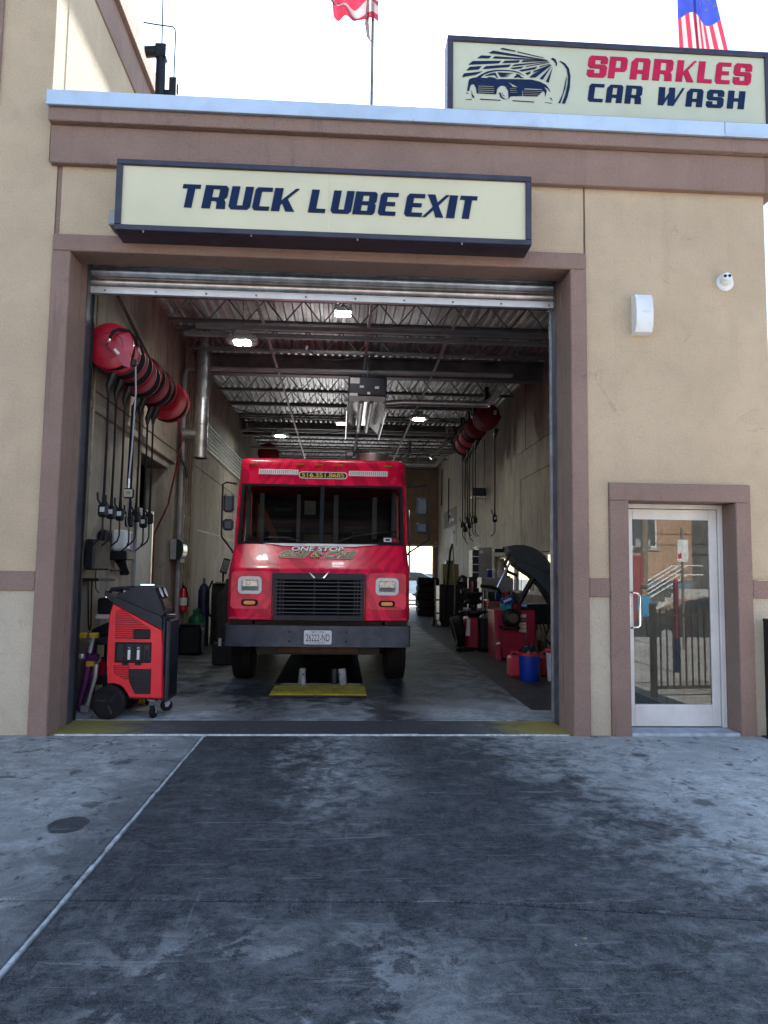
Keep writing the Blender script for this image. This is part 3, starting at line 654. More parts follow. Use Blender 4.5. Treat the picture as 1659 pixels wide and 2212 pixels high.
# ------------------------------------------------------------------ small things on the facade
L = thing('wall_siren', 'white curved plastic siren box high on the tan wall', 'siren', (2.955, 0, 4.13))
pr = [(.0, -.20), (-.09, -.19), (-.125, -.13), (-.137, 0), (-.125, .13), (-.09, .19), (0, .20)]
MB().prism(pr, 'x', -.085, .085).build('housing', WHITE, L); MB().box(-.025, .055, -.140, -.134, -.005, .012).build('slot', PAPER, L)
MB().cyl((.085, -.06, .06), (.115, -.06, .06), .012, n=10).build('latch', ALU, L)
Cm = thing('security_camera', 'white turret security camera on the tan wall near the corner', 'camera', (3.84, 0, 4.505))
MB().lathe([(.088, 0), (.088, -.02), (.075, -.035), (.06, -.04)], ax='y').build('base', WHITE, Cm)
q = MB(); q.lathe([(.0, -.125), (.03, -.12), (.05, -.105), (.062, -.075), (.055, -.045), (.03, -.03)], (.0, 0, 0), 'y'); q.tf(Matrix.Rotation(R(-14), 4, 'Z') @ Matrix.Rotation(R(-12), 4, 'X')); ball = q.build('ball', WHITE, Cm)
q = MB(); q.lathe([(0, -.132), (.042, -.128), (.05, -.112), (.05, -.10)], ax='y'); q.tf(Matrix.Rotation(R(-14), 4, 'Z') @ Matrix.Rotation(R(-12), 4, 'X')); fc = q.build('face', WHITE, ball)
for s in (-1, 1):
    q = MB(); q.cyl((s*.021, -.136, 0), (s*.021, -.12, 0), .015); q.tf(Matrix.Rotation(R(-14), 4, 'Z') @ Matrix.Rotation(R(-12), 4, 'X')); q.build('lens', BLACK, ball)
gp = thing('guard_post', 'dark brown metal post standing at the wall corner past the glass door', 'post', (4.15, -.10, 0))
MB().box(-.045, .045, -.045, .045, 0, 1.10, b=.004).build('tube', SOOT, gp); MB().box(-.05, .05, -.05, .05, 1.10, 1.13, b=.008).build('cap', SOOT, gp); MB().box(-.075, .075, -.075, .075, 0, .012).build('foot_plate', SOOT, gp)

# ------------------------------------------------------------------ roof things
rp = thing('vent_pipe', 'black elbowed vent pipe rising behind the coping beside the sunlit wall', 'pipe', (-2.41, 2.0, 6.16))
MB().cyl((0, 0, 0), (0, 0, 1.98), .062).build('riser', BLACK, rp)
q = MB(); q.box(-.07, .07, -.07, .07, 1.88, 2.06, b=.012); q.cyl((0, 0, 1.99), (-.2, 0, 1.97), .068); q.build('elbow', BLACK, rp)
q = MB(); q.tube([(.0, 0, 2.06), (-.01, 0, 2.7), (-.01, .02, 4.2)], .009, 6); q.build('whip_aerial', BLACK, rp)
rp2 = thing('roof_mast', 'thin hooked black rod on a small black roof bracket', 'aerial', (-2.26, 2.05, 6.16))
q = MB(); q.box(-.045, .045, -.045, .045, 0, 1.66, b=.006); q.box(-.12, -.04, -.02, .02, 1.42, 1.5); q.box(.05, .07, -.02, .02, 1.46, 1.58); q.build('bracket', BLACK, rp2)
q = MB(); q.tube([(.005, 0, 1.66), (.005, 0, 2.26), (-.005, 0, 2.34), (-.03, 0, 2.37), (-.25, 0, 2.39), (-.41, 0, 2.41)], .009, 6); q.build('rod', BLACK, rp2)
FRED = mat('red_flag_cloth', (.36, .03, .06), .8, 0, .1, 10); FWH = mat('white_flag_cloth', (.42, .33, .33), .8, 0, .06, 10); FBL = mat('blue_flag_cloth', (.03, .05, .30), .8, 0, .12, 10)
for m_ in (FRED, FWH, FBL): 
    b_ = [n for n in m_.node_tree.nodes if n.type == 'BSDF_PRINCIPLED'][0]
    tr = m_.node_tree.nodes.new('ShaderNodeBsdfTranslucent'); mx = m_.node_tree.nodes.new('ShaderNodeMixShader'); mx.inputs[0].default_value = .45
    src = b_.inputs['Base Color'].links[0].from_socket; m_.node_tree.links.new(src, tr.inputs[0])
    ou = [n for n in m_.node_tree.nodes if n.type == 'OUTPUT_MATERIAL'][0]
    m_.node_tree.links.new(b_.outputs[0], mx.inputs[1]); m_.node_tree.links.new(tr.outputs[0], mx.inputs[2]); m_.node_tree.links.new(mx.outputs[0], ou.inputs[0])
def star(c, r, u, v):
    pts = []
    for i in range(10):
        t = R(90+36*i); k = r if i % 2 == 0 else r*.4; pts.append(Vector(c)+u*k*math.cos(t)+v*k*math.sin(t))
    return pts
def flag(name, label, base, fn, nu, nv, canton, poles):
    """fn(u,v) -> cloth point; v runs across the 13 stripes, canton(u,v) True in the blue field"""
    t = thing(name, label, 'flag', base)
    q = MB(); q.tube(poles, .018, 8); q.build('pole', STEELP, t)
    q = MB(); k = len(q.v)
    for i in range(nu+1):
        for j in range(nv+1): q.v.append(tuple(fn(i/nu, j/nv)))
    for i in range(nu):
        for j in range(nv):
            u, v = (i+.5)/nu, (j+.5)/nv
            q.f.append((i*(nv+1)+j, (i+1)*(nv+1)+j, (i+1)*(nv+1)+j+1, i*(nv+1)+j+1))
            q.m.append(2 if canton(u, v) else (0 if int(v*13) % 2 == 0 else 1))
    cl = q.build('cloth', [FRED, FWH, FBL], t, smooth=60)
    return t, cl
# hanging, bunched flag seen from below on its pole
def f1(u, v):
    x = .07 - .55*u + .03*math.sin(9*v+4*u)*u; z = 1.95 + 1.2*(1-v) - .03*u + .03*math.sin(15*v+2)*u + .035*math.sin(11*u+3*v) - .15*math.exp(-((u-.55)/.13)**2)*v**4
    y = -.09*math.sin(24*v+5*u)*(.3+u) - .08*math.sin(13*u+6*v) - .1*u
    return (x, y, z)
flag('flag', 'red and white striped flag bunched on a thin pole above the roof edge', (.262, 1.2, 6.16), f1, 22, 39, lambda u, v: u < .42 and v < .54 and False, [(0, 0, 0), (0, 0, 3.4)])
q = MB(); q.tube([(-.02, -.01, 1.66), (-.05, -.01, 1.72), (-.07, 0, 1.9), (-.05, 0, 2.32)], .012, 6, [.004, .02, .026, .012]); q.build('halyard_end', FWH, bpy.data.objects['flag'])
# large flag hanging with the blue field uppermost, behind the roof sign
def f2(u, v):
    z = 3.4 - 2.55*u; s = .17 + .26*u
    x = (v-.5)*2*s*.80 + .14*u - .02; y = .035*math.sin(9*v+3*u) + .05*math.sin(5*u)
    return (x, y, z + .06*math.sin(6*v))
t2, cl2 = flag('stars_flag', 'flag with stars on blue over red stripes hanging behind the roof sign', (4.12, 1.0, 6.16), f2, 30, 13*3, lambda u, v: u < .545, [(.0, .16, 0), (.0, .16, 3.6)])
q = MB()
for i in range(8):
    for j in range(5):
        u = .10+.05*i; v = .12+.18*j+(.09 if i % 2 else 0)
        if v > .93 or u > .49: continue
        c = Vector(f2(u, v))+Vector((0, -.012, 0)); du = (Vector(f2(u, v+.01))-Vector(f2(u, v))).normalized(); dv = (Vector(f2(u-.01, v))-Vector(f2(u, v))).normalized()
        pts = star(c, .036, du, dv); k = len(q.v); q.v += [tuple(p) for p in pts]+[tuple(c)]
        for a in range(10): q.f.append((k+a, k+(a+1) % 10, k+10)); q.m.append(0)
tag(q.build('stars', FWH, t2, smooth=0), kind='stuff')
# ------------------------------------------------------------------ the food truck
def m_wrap():
    g = G('red_vinyl_wrap_leaf_print'); v = g.scale(g.obj(), (1, .6, 1.0), (0, R(35), 0))
    n = g.noise(1.6, 2, .5, v)
    q = g.n('ShaderNodeTexWave'); q.inputs['Scale'].default_value = 1.15; q.inputs['Distortion'].default_value = 7; q.inputs['Detail'].default_value = 1.2; q.inputs['Detail Scale'].default_value = 1.1
    g.l(v, q.inputs['Vector']); s = g.mul(g.step(q.outputs[1], .50, .54), g.step(n, .40, .46))
    q2 = g.n('ShaderNodeTexWave'); q2.inputs['Scale'].default_value = 2.4; q2.inputs['Distortion'].default_value = 5; q2.inputs['Detail'].default_value = 1; g.l(g.scale(g.obj(), (1, .6, 1), (0, R(-40), 0)), q2.inputs['Vector'])
    s2 = g.mul(g.step(q2.outputs[1], .6, .63), g.step(n, .52, .47))
    c = g.mix(s, (.88, .012, .066), (.60, .008, .048)); c = g.mix(s2, c, (.64, .009, .052))
    d = g.noise(5, 6, .7); c = g.mix(g.mul(g.step(d, .5, .75), .12), c, (.2, .03, .04))
    g.col(c); g.set(rough=.3, coat=.1, spec=.3); return g.m
WRAP = m_wrap()
T = thing('food_truck', 'red food truck with leaf pattern wrap and black grille parked over the pit', 'truck', (-.28, 2.45, .035), rx=R(.74))
HW = 1.19; RC = .16; LEN = 6.6
def section(y0, z, hw=HW, rc=RC, back=LEN):
    pts = [(-hw, back)] + [(-hw, y0+rc+.6)]
    for i in range(7):
        t = R(90*i/6); pts.append((-hw+rc-rc*math.cos(t), y0+rc-rc*math.sin(t)))
    pts += [(-hw*.5, y0-.012), (0, y0-.016), (hw*.5, y0-.012)]
    for i in range(7):
        t = R(90-90*i/6); pts.append((hw-rc+rc*math.cos(t), y0+rc-rc*math.sin(t)))
    pts += [(hw, y0+rc+.6), (hw, back)]
    return [(x, y, z) for x, y in pts]
def loft(secs, cap_top=False, cap_bot=False):
    q = MB(); n = len(secs[0])
    for s_ in secs: q.v += s_
    for j in range(len(secs)-1):
        for i in range(n):
            q.f.append((j*n+i, j*n+(i+1) % n, (j+1)*n+(i+1) % n, (j+1)*n+i)); q.m.append(0)
    if cap_top: q.f.append(tuple(range((len(secs)-1)*n, len(secs)*n))); q.m.append(0)
    if cap_bot: q.f.append(tuple(range(n))[::-1]); q.m.append(0)
    return q
lower = [(.155, .875), (.15, .90), (.17, 1.2), (.195, 1.47), (.215, 1.515), (.25, 1.55), (.31, 1.585), (.40, 1.655), (.60, 1.815), (.665, 1.868)]
loft([section(y, z) for y, z in lower], cap_bot=True).build('hood', WRAP, T, smooth=40)
upper = [(.975, 2.72), (.985, 2.75), (1.075, 3.0), (1.10, 3.06), (1.135, 3.095)]
secs = [section(y, z) for y, z in upper] + [section(1.19, 3.118, HW-.03, .15, LEN-.03), section(1.32, 3.132, HW-.12, .1, LEN-.12)]
loft(secs, cap_top=True, cap_bot=True).build('roof', WRAP, T, smooth=40)
# body behind the windscreen zone
q = MB()
for s_ in (-1, 1):
    q.prism([(2.3, 1.868), (LEN, 1.868), (LEN, 2.72), (2.3, 2.72)], 'x', s_*HW, s_*(HW-.04)); q.prism([(1.35, 1.868), (1.42, 1.868), (1.82, 2.72), (1.75, 2.72)], 'x', s_*HW, s_*(HW-.04))
q.box(-HW, HW, LEN-.04, LEN, 1.868, 2.72); q.build('body', WRAP, T, smooth=0)
for s_ in (-1, 1):      # pillars at the windscreen corners
    q = MB(); lo = section(.665, 1.868); hi = section(.975, 2.72); k = 2 if s_ < 0 else 12
    ids = list(range(2, 8)) if s_ < 0 else list(range(13, 19))
    for i in ids[:-1]: q.quad(lo[i], lo[i+1], hi[i+1], hi[i])
    q.build('pillar', WRAP, T, smooth=40)
    q = MB(); q.prism([(.74, 1.868), (.80, 1.868), (1.12, 2.72), (1.05, 2.72)], 'x', s_*HW, s_*(HW-.05)); q.build('door_edge', WRAP, T, smooth=0)
dv = Vector((0, .307, .852)).normalized(); nv = Vector((0, -dv.z, dv.y))
def on_ws(x, t, off=0): p = Vector((x, .668, 1.868))+dv*t+nv*off; return p
WM = Matrix((Vector((1, 0, 0)), nv, dv)).transposed().to_4x4(); WM.translation = (0, .668, 1.868)
WH = .905
q = MB(); q.box(-1.135, 1.135, -.002, .012, .0, .03); q.box(-1.135, 1.135, -.002, .012, WH-.03, WH); q.box(-1.135, -1.09, -.002, .012, .03, WH-.03); q.box(1.09, 1.135, -.002, .012, .03, WH-.03); q.tf(WM); gk = q.build('windscreen_gasket', RUBBER, T, smooth=0)
q = MB(); q.box(-.028, .028, -.004, .018, .03, WH-.03); q.tf(WM); q.build('mullion', BLACK, T, smooth=0)
for a, b in ((-1.09, -.029), (.029, 1.09)):
    q = MB(); q.box(a, b, .002, .007, .03, WH-.03); q.tf(WM); q.build('windscreen', WSGLASS, T, smooth=0)
q = MB(); q.box(-1.0, -.9, -.008, -.004, .035, .09); q.box(-1.01, -.93, -.008, -.004, .10, .125); q.tf(WM); q.build('sticker', PAPER, T, smooth=0)
q = MB(); q.box(.86, .97, .008, .010, .05, .11); q.tf(WM); st = q.build('inspection_sticker', PAPER, T, smooth=0)
q = MB(); q.box(.885, .945, .0101, .011, .065, .095); q.tf(WM); q.build('sticker_print', NAVY, st, smooth=0)
q = MB(); q.box(.985, 1.035, .008, .010, .05, .10); q.tf(WM); q.build('sticker', CRIM, T, smooth=0)
# cowl strip, wipers
hs = Vector((0, .265, .213)).normalized(); hn = Vector((0, -hs.z, hs.y))
HM = Matrix((Vector((1, 0, 0)), hs, hn)).transposed().to_4x4(); HM.translation = (0, .40, 1.655)
q = MB(); q.add([HM @ Vector(p)+hn*.017 for p in ((-.78, .332, .004), (.78, .332, .004), (.45, .275, .004), (-.5, .275, .004), (-.78, .332, 0), (.78, .332, 0), (.45, .275, 0), (-.5, .275, 0))], [(0, 3, 2, 1), (4, 5, 6, 7), (0, 1, 5, 4), (2, 3, 7, 6), (1, 2, 6, 5), (3, 0, 4, 7)]); q.build('cowl_strip', WPAINT, T, smooth=0)
for pts, bl in (([(-.20, .01), (-.5, .075), (-.72, .085)], [(-.86, .075), (-.5, .095), (-.28, .065)]), ([(.20, .01), (.42, .11), (.75, .16)], [(.3, .07), (.7, .165), (1.04, .20)])):
    q = MB(); q.tube([on_ws(x, t, .03) for x, t in pts], .010, 6); ar = q.build('wiper', BLACK, T)
    q = MB(); q.tube([on_ws(x, t, .022) for x, t in bl], .008, 6); q.build('blade', RUBBER, ar)
# lettering on hood and brow
W1 = mat('white_vinyl', (.78, .78, .74), .45, 0, .05, 10); GOLD = mat('gold_vinyl', (.66, .50, .08), .45, 0, .1, 10); K1 = mat('black_vinyl', (.012, .012, .012), .45, 0, .2, 10)
def decal(txt, w, h, M, x, y, shear, layers, name):
    p = None
    for i, (off, m_) in enumerate(layers):
        me = text_mesh(txt, w, h, .0009, shear, off); p0 = place_mesh(name, me, m_, p or T, M @ Matrix.Translation((x, y, .019+i*.0025)))
        p = p or p0
decal('ONE STOP', .70, .088, HM, -.04, .215, .15, ((.075, K1), (.02, W1)), 'lettering')
decal('Grill & Chill', 1.02, .135, HM, -.035, .095, .45, ((.085, W1), (.045, K1), (-.015, GOLD)), 'script_lettering')
us = Vector((0, .09, .25)).normalized(); un = Vector((0, -us.z, us.y))
UM = Matrix((Vector((1, 0, 0)), us, un)).transposed().to_4x4(); UM.translation = (0, .985, 2.75)
q = MB(); q.prism([(a, b) for a, b in rrect(-.345, .345, .062, .172, .05)], 'z', .013, .0175); q.tf(UM); nb = q.build('number_backing', W1, T, smooth=0); q = MB(); q.prism(rrect(-.332, .332, .074, .160, .042), 'z', .0176, .0186); q.tf(UM); q.build('number_panel', K1, nb, smooth=0)
decal('516.351.8685', .60, .066, UM, 0, .117, 0, ((.022, GOLD),), 'phone_number')
for a in (-.91, .92 - .28):
    x0, x1 = (-.912, -.352) if a < 0 else (.366, .924)
    q = MB(); q.box(x0, x1, .115, .195, .008, .026, b=.004); q.tf(UM); vb = q.build('light_bar', W1, T, smooth=0)
    q = MB()
    for i in range(18):
        xx = x0+.03+i*(x1-x0-.06)/17; q.box(xx-.006, xx+.006, .128, .182, .0265, .0275)
    q.tf(UM); tag(q.build('slots', GREY, vb, smooth=0), kind='stuff')
for x in (-1.0, -.33, -.06, .22, .93):
    q = MB(); q.box(x-.06, x+.06, .262, .292, -.005, .03, b=.008); q.tf(UM); q.build('marker_lamp', mat('dull_amber_lens', (.38, .13, .01), .4, 0, .15, 20) if x == -1.0 else bpy.data.materials['dull_amber_lens'], T)
# grille
q = MB(); q.box(-.585, .585, .095, .16, 1.395, 1.485, b=.006); q.box(-.585, .585, .085, .15, .872, .945, b=.006); q.box(-.585, -.535, .09, .15, .946, 1.394); q.box(.535, .585, .09, .15, .946, 1.394)
gr = q.build('grille', DGREY, T, smooth=0); MB().box(-.535, .535, .118, .125, .946, 1.394).build('grille_backing', mat('black_mesh', (.004, .004, .005), .9, spec=.05), gr, smooth=0)
for i in range(9):
    z = .975+i*.0485; MB().box(-.56, .56, .075, .105, z-.006, z+.008, b=.003).build('grille_bar', mat('grille_bar_plastic', (.05, .055, .065), .45) if i == 0 else bpy.data.materials['grille_bar_plastic'], gr, smooth=0)
for x in (-.46, -.5, -.06, .25, .46, .5): MB().box(x-.009, x+.009, .106, .1175, .946, 1.394).build('grille_upright', BLACK, gr, smooth=0)
q = MB(); q.add([(-.14, .07, 1.50), (-.12, .06, 1.50), (-.05, .045, 1.432), (.05, .045, 1.432), (.12, .06, 1.50), (.14, .07, 1.50), (.065, .05, 1.415), (-.065, .05, 1.415)] + [(x, .094, z) for x, z in ((-.14, 1.5), (-.12, 1.5), (-.05, 1.432), (.05, 1.432), (.12, 1.5), (.14, 1.5), (.065, 1.415), (-.065, 1.415))],
   [(0, 1, 2, 7), (7, 2, 3, 6), (6, 3, 4, 5)] + [(i, 8+i, 8+(i+1) % 8, (i+1) % 8) for i in range(8)]); q.build('emblem', CHROME, T, smooth=0)
# raised lamp panels with headlamps and turn signals
for s_ in (-1, 1):
    a, b = (-1.14, -.625) if s_ < 0 else (.625, 1.14)
    q = MB(); pl = rrect(a, b, 1.005, 1.50, .06); n = len(pl); cx_, cz_ = (a+b)/2, 1.26
    yf = lambda z: .152 + (z-.9)*.075
    q.v = [(x, yf(z)+.012, z) for x, z in pl] + [(cx_+(x-cx_)*.965, yf(z)-.024, cz_+(z-cz_)*.965) for x, z in pl]
    q.f = [(i, (i+1) % n, n+(i+1) % n, n+i) for i in range(n)] + [tuple(range(n, 2*n))]; q.m = [0]*len(q.f); q.build('lamp_panel', WRAP, T, smooth=30)
    hx = -.888 if s_ < 0 else .882; hz = 1.318
    ring(hx-.15, hx+.15, hz-.112, hz+.112, .055, .034, 'y', .125, .17).build('headlamp_bezel', WPAINT, T)
    hl = MB(); hl.prism(rrect(hx-.118, hx+.118, hz-.08, hz+.08, .03), 'y', .150, .165); hl = hl.build('headlamp', mat('smoky_reflector', (.42, .40, .36), .28, .9, .3, 30) if s_ < 0 else bpy.data.materials['smoky_reflector'], T)
    MB().prism(rrect(hx-.116, hx+.116, hz-.078, hz+.078, .028), 'y', .132, .138).build('lens', LENS, hl)
    MB().box(hx-.1, hx+.1, .142, .149, hz-.06, hz-.012).build('painted_dark_reflection', BLACK, hl); ring(hx-.105, hx+.105, hz-.068, hz+.068, .02, .008, 'y', .14, .149).build('inner_rim', BLACK, hl)  # black plate paints the dark lower half of the lamp's reflection
    iz = 1.095; ib = MB().prism(rrect(hx-.108, hx+.108, iz-.042, iz+.042, .04), 'y', .135, .16).build('turn_signal', RUBBER, T)
    MB().prism(rrect(hx-.075, hx+.075, iz-.024, iz+.024, .023), 'y', .122, .136).build('amber_lens', AMBER, ib)
    # lower sill strip and rivets
    MB().box(min(a, b)+.0, max(a, b), .138, .152, .885, .915, b=.004).build('sill_strip', WRAP, T, smooth=0)
for x in (-.605, .605): MB().box(x-.004, x+.004, .128, .16, .89, 1.47).build('hood_seam', K1, T, smooth=0)
for x in (-1.1, -.97, -.84, -.7, .7, .84, .97, 1.1): MB().cyl((x, .128, .90), (x, .14, .90), .009, n=8).build('rivet', WRAP, T)
# bumper and plate
q = MB(); pl = [(-1.19, .30), (-1.19, .12), (-1.17, .06), (-1.08, .02), (0, 0), (1.08, .02), (1.17, .06), (1.19, .12), (1.19, .30), (1.1, .30), (1.05, .14), (-1.05, .14), (-1.1, .30)]
q.prism(pl, 'z', .55, .815); bp = q.build('bumper', mat('charcoal_bumper_paint', (.055, .065, .08), .5, .15, .25, 6, dirt=.3, dirtc=(.11, .12, .13)), T, smooth=35)
for s_ in (-1, 1):
    for z in (.62, .74): MB().cyl((s_*.36, -.006, z), (s_*.36, .02, z), .014, n=8).build('bolt', SOOT, bp)
q = MB(); q.prism(rrect(-.175, .175, .585, .76, .02), 'y', -.018, -.008); lp = q.build('license_plate', PAPER, T)
for txt, w_, h_, z_ in (('26222-ND', .30, .085, .668), ('NEW YORK', .17, .018, .741), ('COMMERCIAL', .2, .014, .603)):
    place_mesh('plate_text', text_mesh(txt, w_, h_, .0006), NAVY, lp, Matrix.Translation((0, -.0195, z_)) @ FACE)
MB().box(-.16, .16, -.0195, -.0185, .617, .619).build('plate_line', NAVY, lp, smooth=0); MB().box(-.16, .16, -.0195, -.0185, .723, .725).build('plate_line', NAVY, lp, smooth=0)
# chassis, wheels
q = MB(); q.box(-.8, .8, .3, .42, .42, .56); q.box(-.45, -.37, .2, 6.4, .55, .70); q.box(.37, .45, .2, 6.4, .55, .70); q.build('chassis', SOOT, T, smooth=0)
MB().box(-.52, .52, .22, .3, .45, .53, b=.006).build('tow_beam', mat('rusty_brown_steel', (.09, .05, .035), .8, .1, .3, 6), T, smooth=0)
q = MB(); q.box(-.86, .86, .36, .62, .50, .868, b=.02); q.box(-.32, .32, .6, 2.2, .36, .86, b=.05); q.box(-.9, -.5, 1.6, 2.6, .42, .86, b=.03); q.build('engine_block', SOOT, T, smooth=0)
q = MB(); q.cyl((-.9, 4.9, .42), (.9, 4.9, .42), .06, n=10); q.lathe([(.05, -.2), (.2, -.12), (.22, 0), (.2, .12), (.05, .2)], (0, 4.9, .42), 'y', 16); q.build('rear_axle', SOOT, T)
q = MB(); q.box(.87, 1.17, .33, .62, .52, .868); q.box(-1.17, -.87, .33, .62, .52, .868); q.build('fender_liner', SOOT, T, smooth=0)
MB().box(-1.15, 1.15, LEN-.3, LEN-.02, .42, .9).build('rear_sill', SOOT, T, smooth=0)
q = MB(); q.cyl((-.95, 1.1, .40), (.95, 1.1, .40), .05, n=10); q.box(-.25, .25, .9, 1.3, .3, .52, b=.04); q.build('front_axle', SOOT, T)
for y in (1.1, 4.9):
    for s_ in (-1, 1):
        w_ = thing_w = MB(); pr = []
        for r, h in ((.24, 0), (.30, -.012), (.36, .0), (.385, .02), (.392, .05), (.386, .058), (.386, .066), (.392, .074), (.392, .122), (.386, .128), (.386, .136), (.392, .142), (.392, .19), (.386, .196), (.386, .204), (.392, .21), (.385, .25), (.36, .27), (.30, .28), (.24, .27)): pr.append((r, h))
        x0 = -1.185 if s_ < 0 else .915
        wh = MB().lathe([(r, x0+h) for r, h in pr], (0, y, .39), 'x', 36).build('wheel', RUBBER, T)
        MB().lathe([(.0, x0+.12), (.12, x0+.12), (.2, x0+.06), (.245, x0+.03), (.245, x0+.24), (.2, x0+.2), (0, x0+.2)], (0, y, .39), 'x', 24).build('rim', STEELP, wh)
# cab inside
CABM = mat('dark_cab_trim', (.018, .022, .024), .75, 0, .25, 5)
q = MB(); q.box(-1.14, 1.14, .72, 1.25, 1.72, 1.80); q.box(-1.14, 1.14, 3.0, 3.04, .95, 2.7); q.build('dashboard', CABM, T, smooth=0)
MB().box(-1.14, 1.14, .4, 6.5, .93, .95).build('cab_floor', CABM, T, smooth=0)
for x in (-.72, .62):
    q = MB(); q.box(x-.25, x+.25, 1.95, 2.45, 1.25, 1.42, b=.05); st = q.build('seat', CABM, T)
    q = MB(); q.box(-.22, .22, -.06, .06, 0, .78, b=.05); q.tf(Matrix.Translation((x, 2.48, 1.4)) @ Matrix.Rotation(R(-8), 4, 'X')); q.build('seat_back', CABM, st)
q = MB(); q.cyl((0, 0, 0), (0, 0, .02), .2, n=20); q.tf(Matrix.Translation((-.72, 1.35, 1.86)) @ Matrix.Rotation(R(55), 4, 'X')); 
q = MB(); q.lathe([(.185, 0), (.2, .014), (.215, 0), (.2, -.014), (.185, 0)], n=26); q.tf(Matrix.Translation((-.72, 1.38, 1.83)) @ Matrix.Rotation(R(35), 4, 'X')); q.build('steering_wheel', BLACK, T)
PW = mat('white_cab_post', (.80, .84, .80), .5, 0, .1, 6, dirt=.15)
for x, y, z0, z1, w_ in ((-.36, 1.42, 1.8, 2.62, .026), (.19, 1.40, 1.8, 2.62, .036), (.76, 1.42, 1.98, 2.60, .034), (-.88, 1.30, 1.8, 2.62, .03), (1.03, 1.22, 1.8, 2.65, .03), (-1.06, 1.15, 1.8, 2.65, .03)):
    MB().box(x-w_, x+w_, y-.03, y+.03, z0, z1, b=.004).build('cab_post', PW, T, smooth=0)
q = MB(); q.box(-.045, .045, -.012, .012, 0, .70); q.tf(Matrix.Translation((-.66, 1.7, 1.85)) @ Matrix.Rotation(R(-25), 4, 'Y')); q.build('orange_strap', WOODT, T, smooth=0)
MB().box(-.99, -.91, 1.69, 1.71, 1.85, 2.5).build('orange_strap', WOODT, T, smooth=0)
BEIG = mat('beige_counter', (.42, .36, .26), .6, 0, .15, 5)
MB().box(-.30, .14, 1.75, 1.98, 1.3, 2.06, b=.02).build('counter', BEIG, T); MB().box(-.29, -.12, 1.72, 1.745, 2.35, 2.56).build('notice', PW, T, smooth=0); MB().box(-.85, -.55, 2.9, 2.98, 2.48, 2.53).build('shelf', mat('teal_shelf_edge', (.10, .20, .20), .6), T, smooth=0)
# mirrors
for s_, rx, hx0, hx1 in ((-1, -1.365, -1.345, -1.20), (1, 1.49, 1.305, 1.47)):
    q = MB(); ex = s_*HW
    q.tube([(ex, .82, 2.70), (rx-s_*.05, .74, 2.71), (rx, .73, 2.68), (rx, .72, 2.35), (rx, .72, 1.99), (rx-s_*.01, .71, 1.95), (ex+s_*.01, .62, 1.77), (ex, .60, 1.74)], .013, 8); rd = q.build('mirror_arm', BLACK, T)
    for z0, z1 in ((2.29, 2.545), (2.04, 2.20)):
        q = MB(); q.box(hx0, hx1, .66, .74, z0, z1, b=.03); mh = q.build('mirror', mat('grey_mirror_shell', (.04, .05, .062), .5, 0, .2, 6) if (s_ < 0 and z0 > 2.2) else bpy.data.materials['grey_mirror_shell'], T)
        MB().box(hx0+.015, hx1-.015, .7402, .746, z0+.015, z1-.015, b=.003).build('mirror_glass', CHROME, mh)
q = MB(); q.tube([(1.19, .95, 2.40), (1.235, .93, 2.38), (1.235, .90, 1.9), (1.235, .8, 1.45), (1.19, .8, 1.40)], .012, 8); q.build('grab_rail', CHROME, T)
# roof fan
q = MB(); q.lathe([(.30, 3.12), (.30, 3.15), (.28, 3.16), (.28, 3.52), (.285, 3.53), (.285, 3.56), (.26, 3.57), (0, 3.58)], (.80, 3.6, 0)); q.build('roof_fan', GALVD, T)
# ------------------------------------------------------------------ yellow pit plate and what stands on it
pp = thing('pit_edge_plate', 'worn yellow steel plate at the front edge of the inspection pit', 'plate', (-.25, 2.36, fz(2.36)))
MB().box(-.585, .585, -.36, .36, 0, .03, b=.006).build('plate', YEL, pp, smooth=0); MB().box(-.585, .585, -.372, -.36, .001, .024).build('lip', SOOT, pp, smooth=0); MB().box(-.53, .53, .365, .66, 0, .02).build('ledge', SOOT, pp, smooth=0)
OILW = mat('grimy_white_can', (.30, .31, .30), .5, 0, .2, 12, dirt=.5, dirtc=(.10, .09, .08))
def can(label, x, y, r, h, tilt, m_, group=None):
    t = thing('oil_can', label, 'can', (x, y, fz(y)+.021), 0, group); t.rotation_euler = (0, R(tilt), 0)
    MB().lathe([(r*.96, 0), (r, .006), (r, h-.012), (r*.9, h)]).build('can', m_, t); MB().lathe([(r*.25, h), (r*.25, h+.018), (0, h+.02)]).build('cap', BLACK, t)
can('tall grimy white oil container standing at the pit edge under the truck', -.50, 2.93, .045, .20, 4, OILW)
can('short white can in front of a taller container at the pit edge', -.47, 2.80, .036, .13, -2, OILW)
can('leaning grimy white oil container on the pit ledge beside a black can', .055, 2.84, .052, .21, -6, OILW)
can('short black can on the pit ledge beside a leaning white container', -.06, 2.92, .042, .19, 0, DGREY)

# ------------------------------------------------------------------ red refrigerant machine on wheels
A = thing('service_machine', 'red and dark grey wheeled refrigerant service machine beside the bay opening', 'machine', (0, 0, .008))
RED = [(-2.375, .345), (-2.393, .55), (-2.393, .80), (-2.383, 1.066), (-2.352, 1.18), (-1.838, .907), (-1.822, .728), (-1.808, .20), (-1.83, .193), (-2.144, .205), (-2.165, .245), (-2.205, .30), (-2.25, .332), (-2.312, .348)]
q = MB(); n = len(RED); cx_, cz_ = -2.08, .68
def inset(k, y): return [(cx_+(x-cx_)*k, y, cz_+(z-cz_)*k) for x, z in RED]
q.v = inset(1, 1.26)+inset(1, .80)+inset(.985, .765)+inset(.955, .75)
q.f = [tuple(range(n))[::-1]]+[(j*n+i, j*n+(i+1) % n, (j+1)*n+(i+1) % n, (j+1)*n+i) for j in range(3) for i in range(n)]+[tuple(range(3*n, 4*n))]; q.m = [0]*len(q.f)
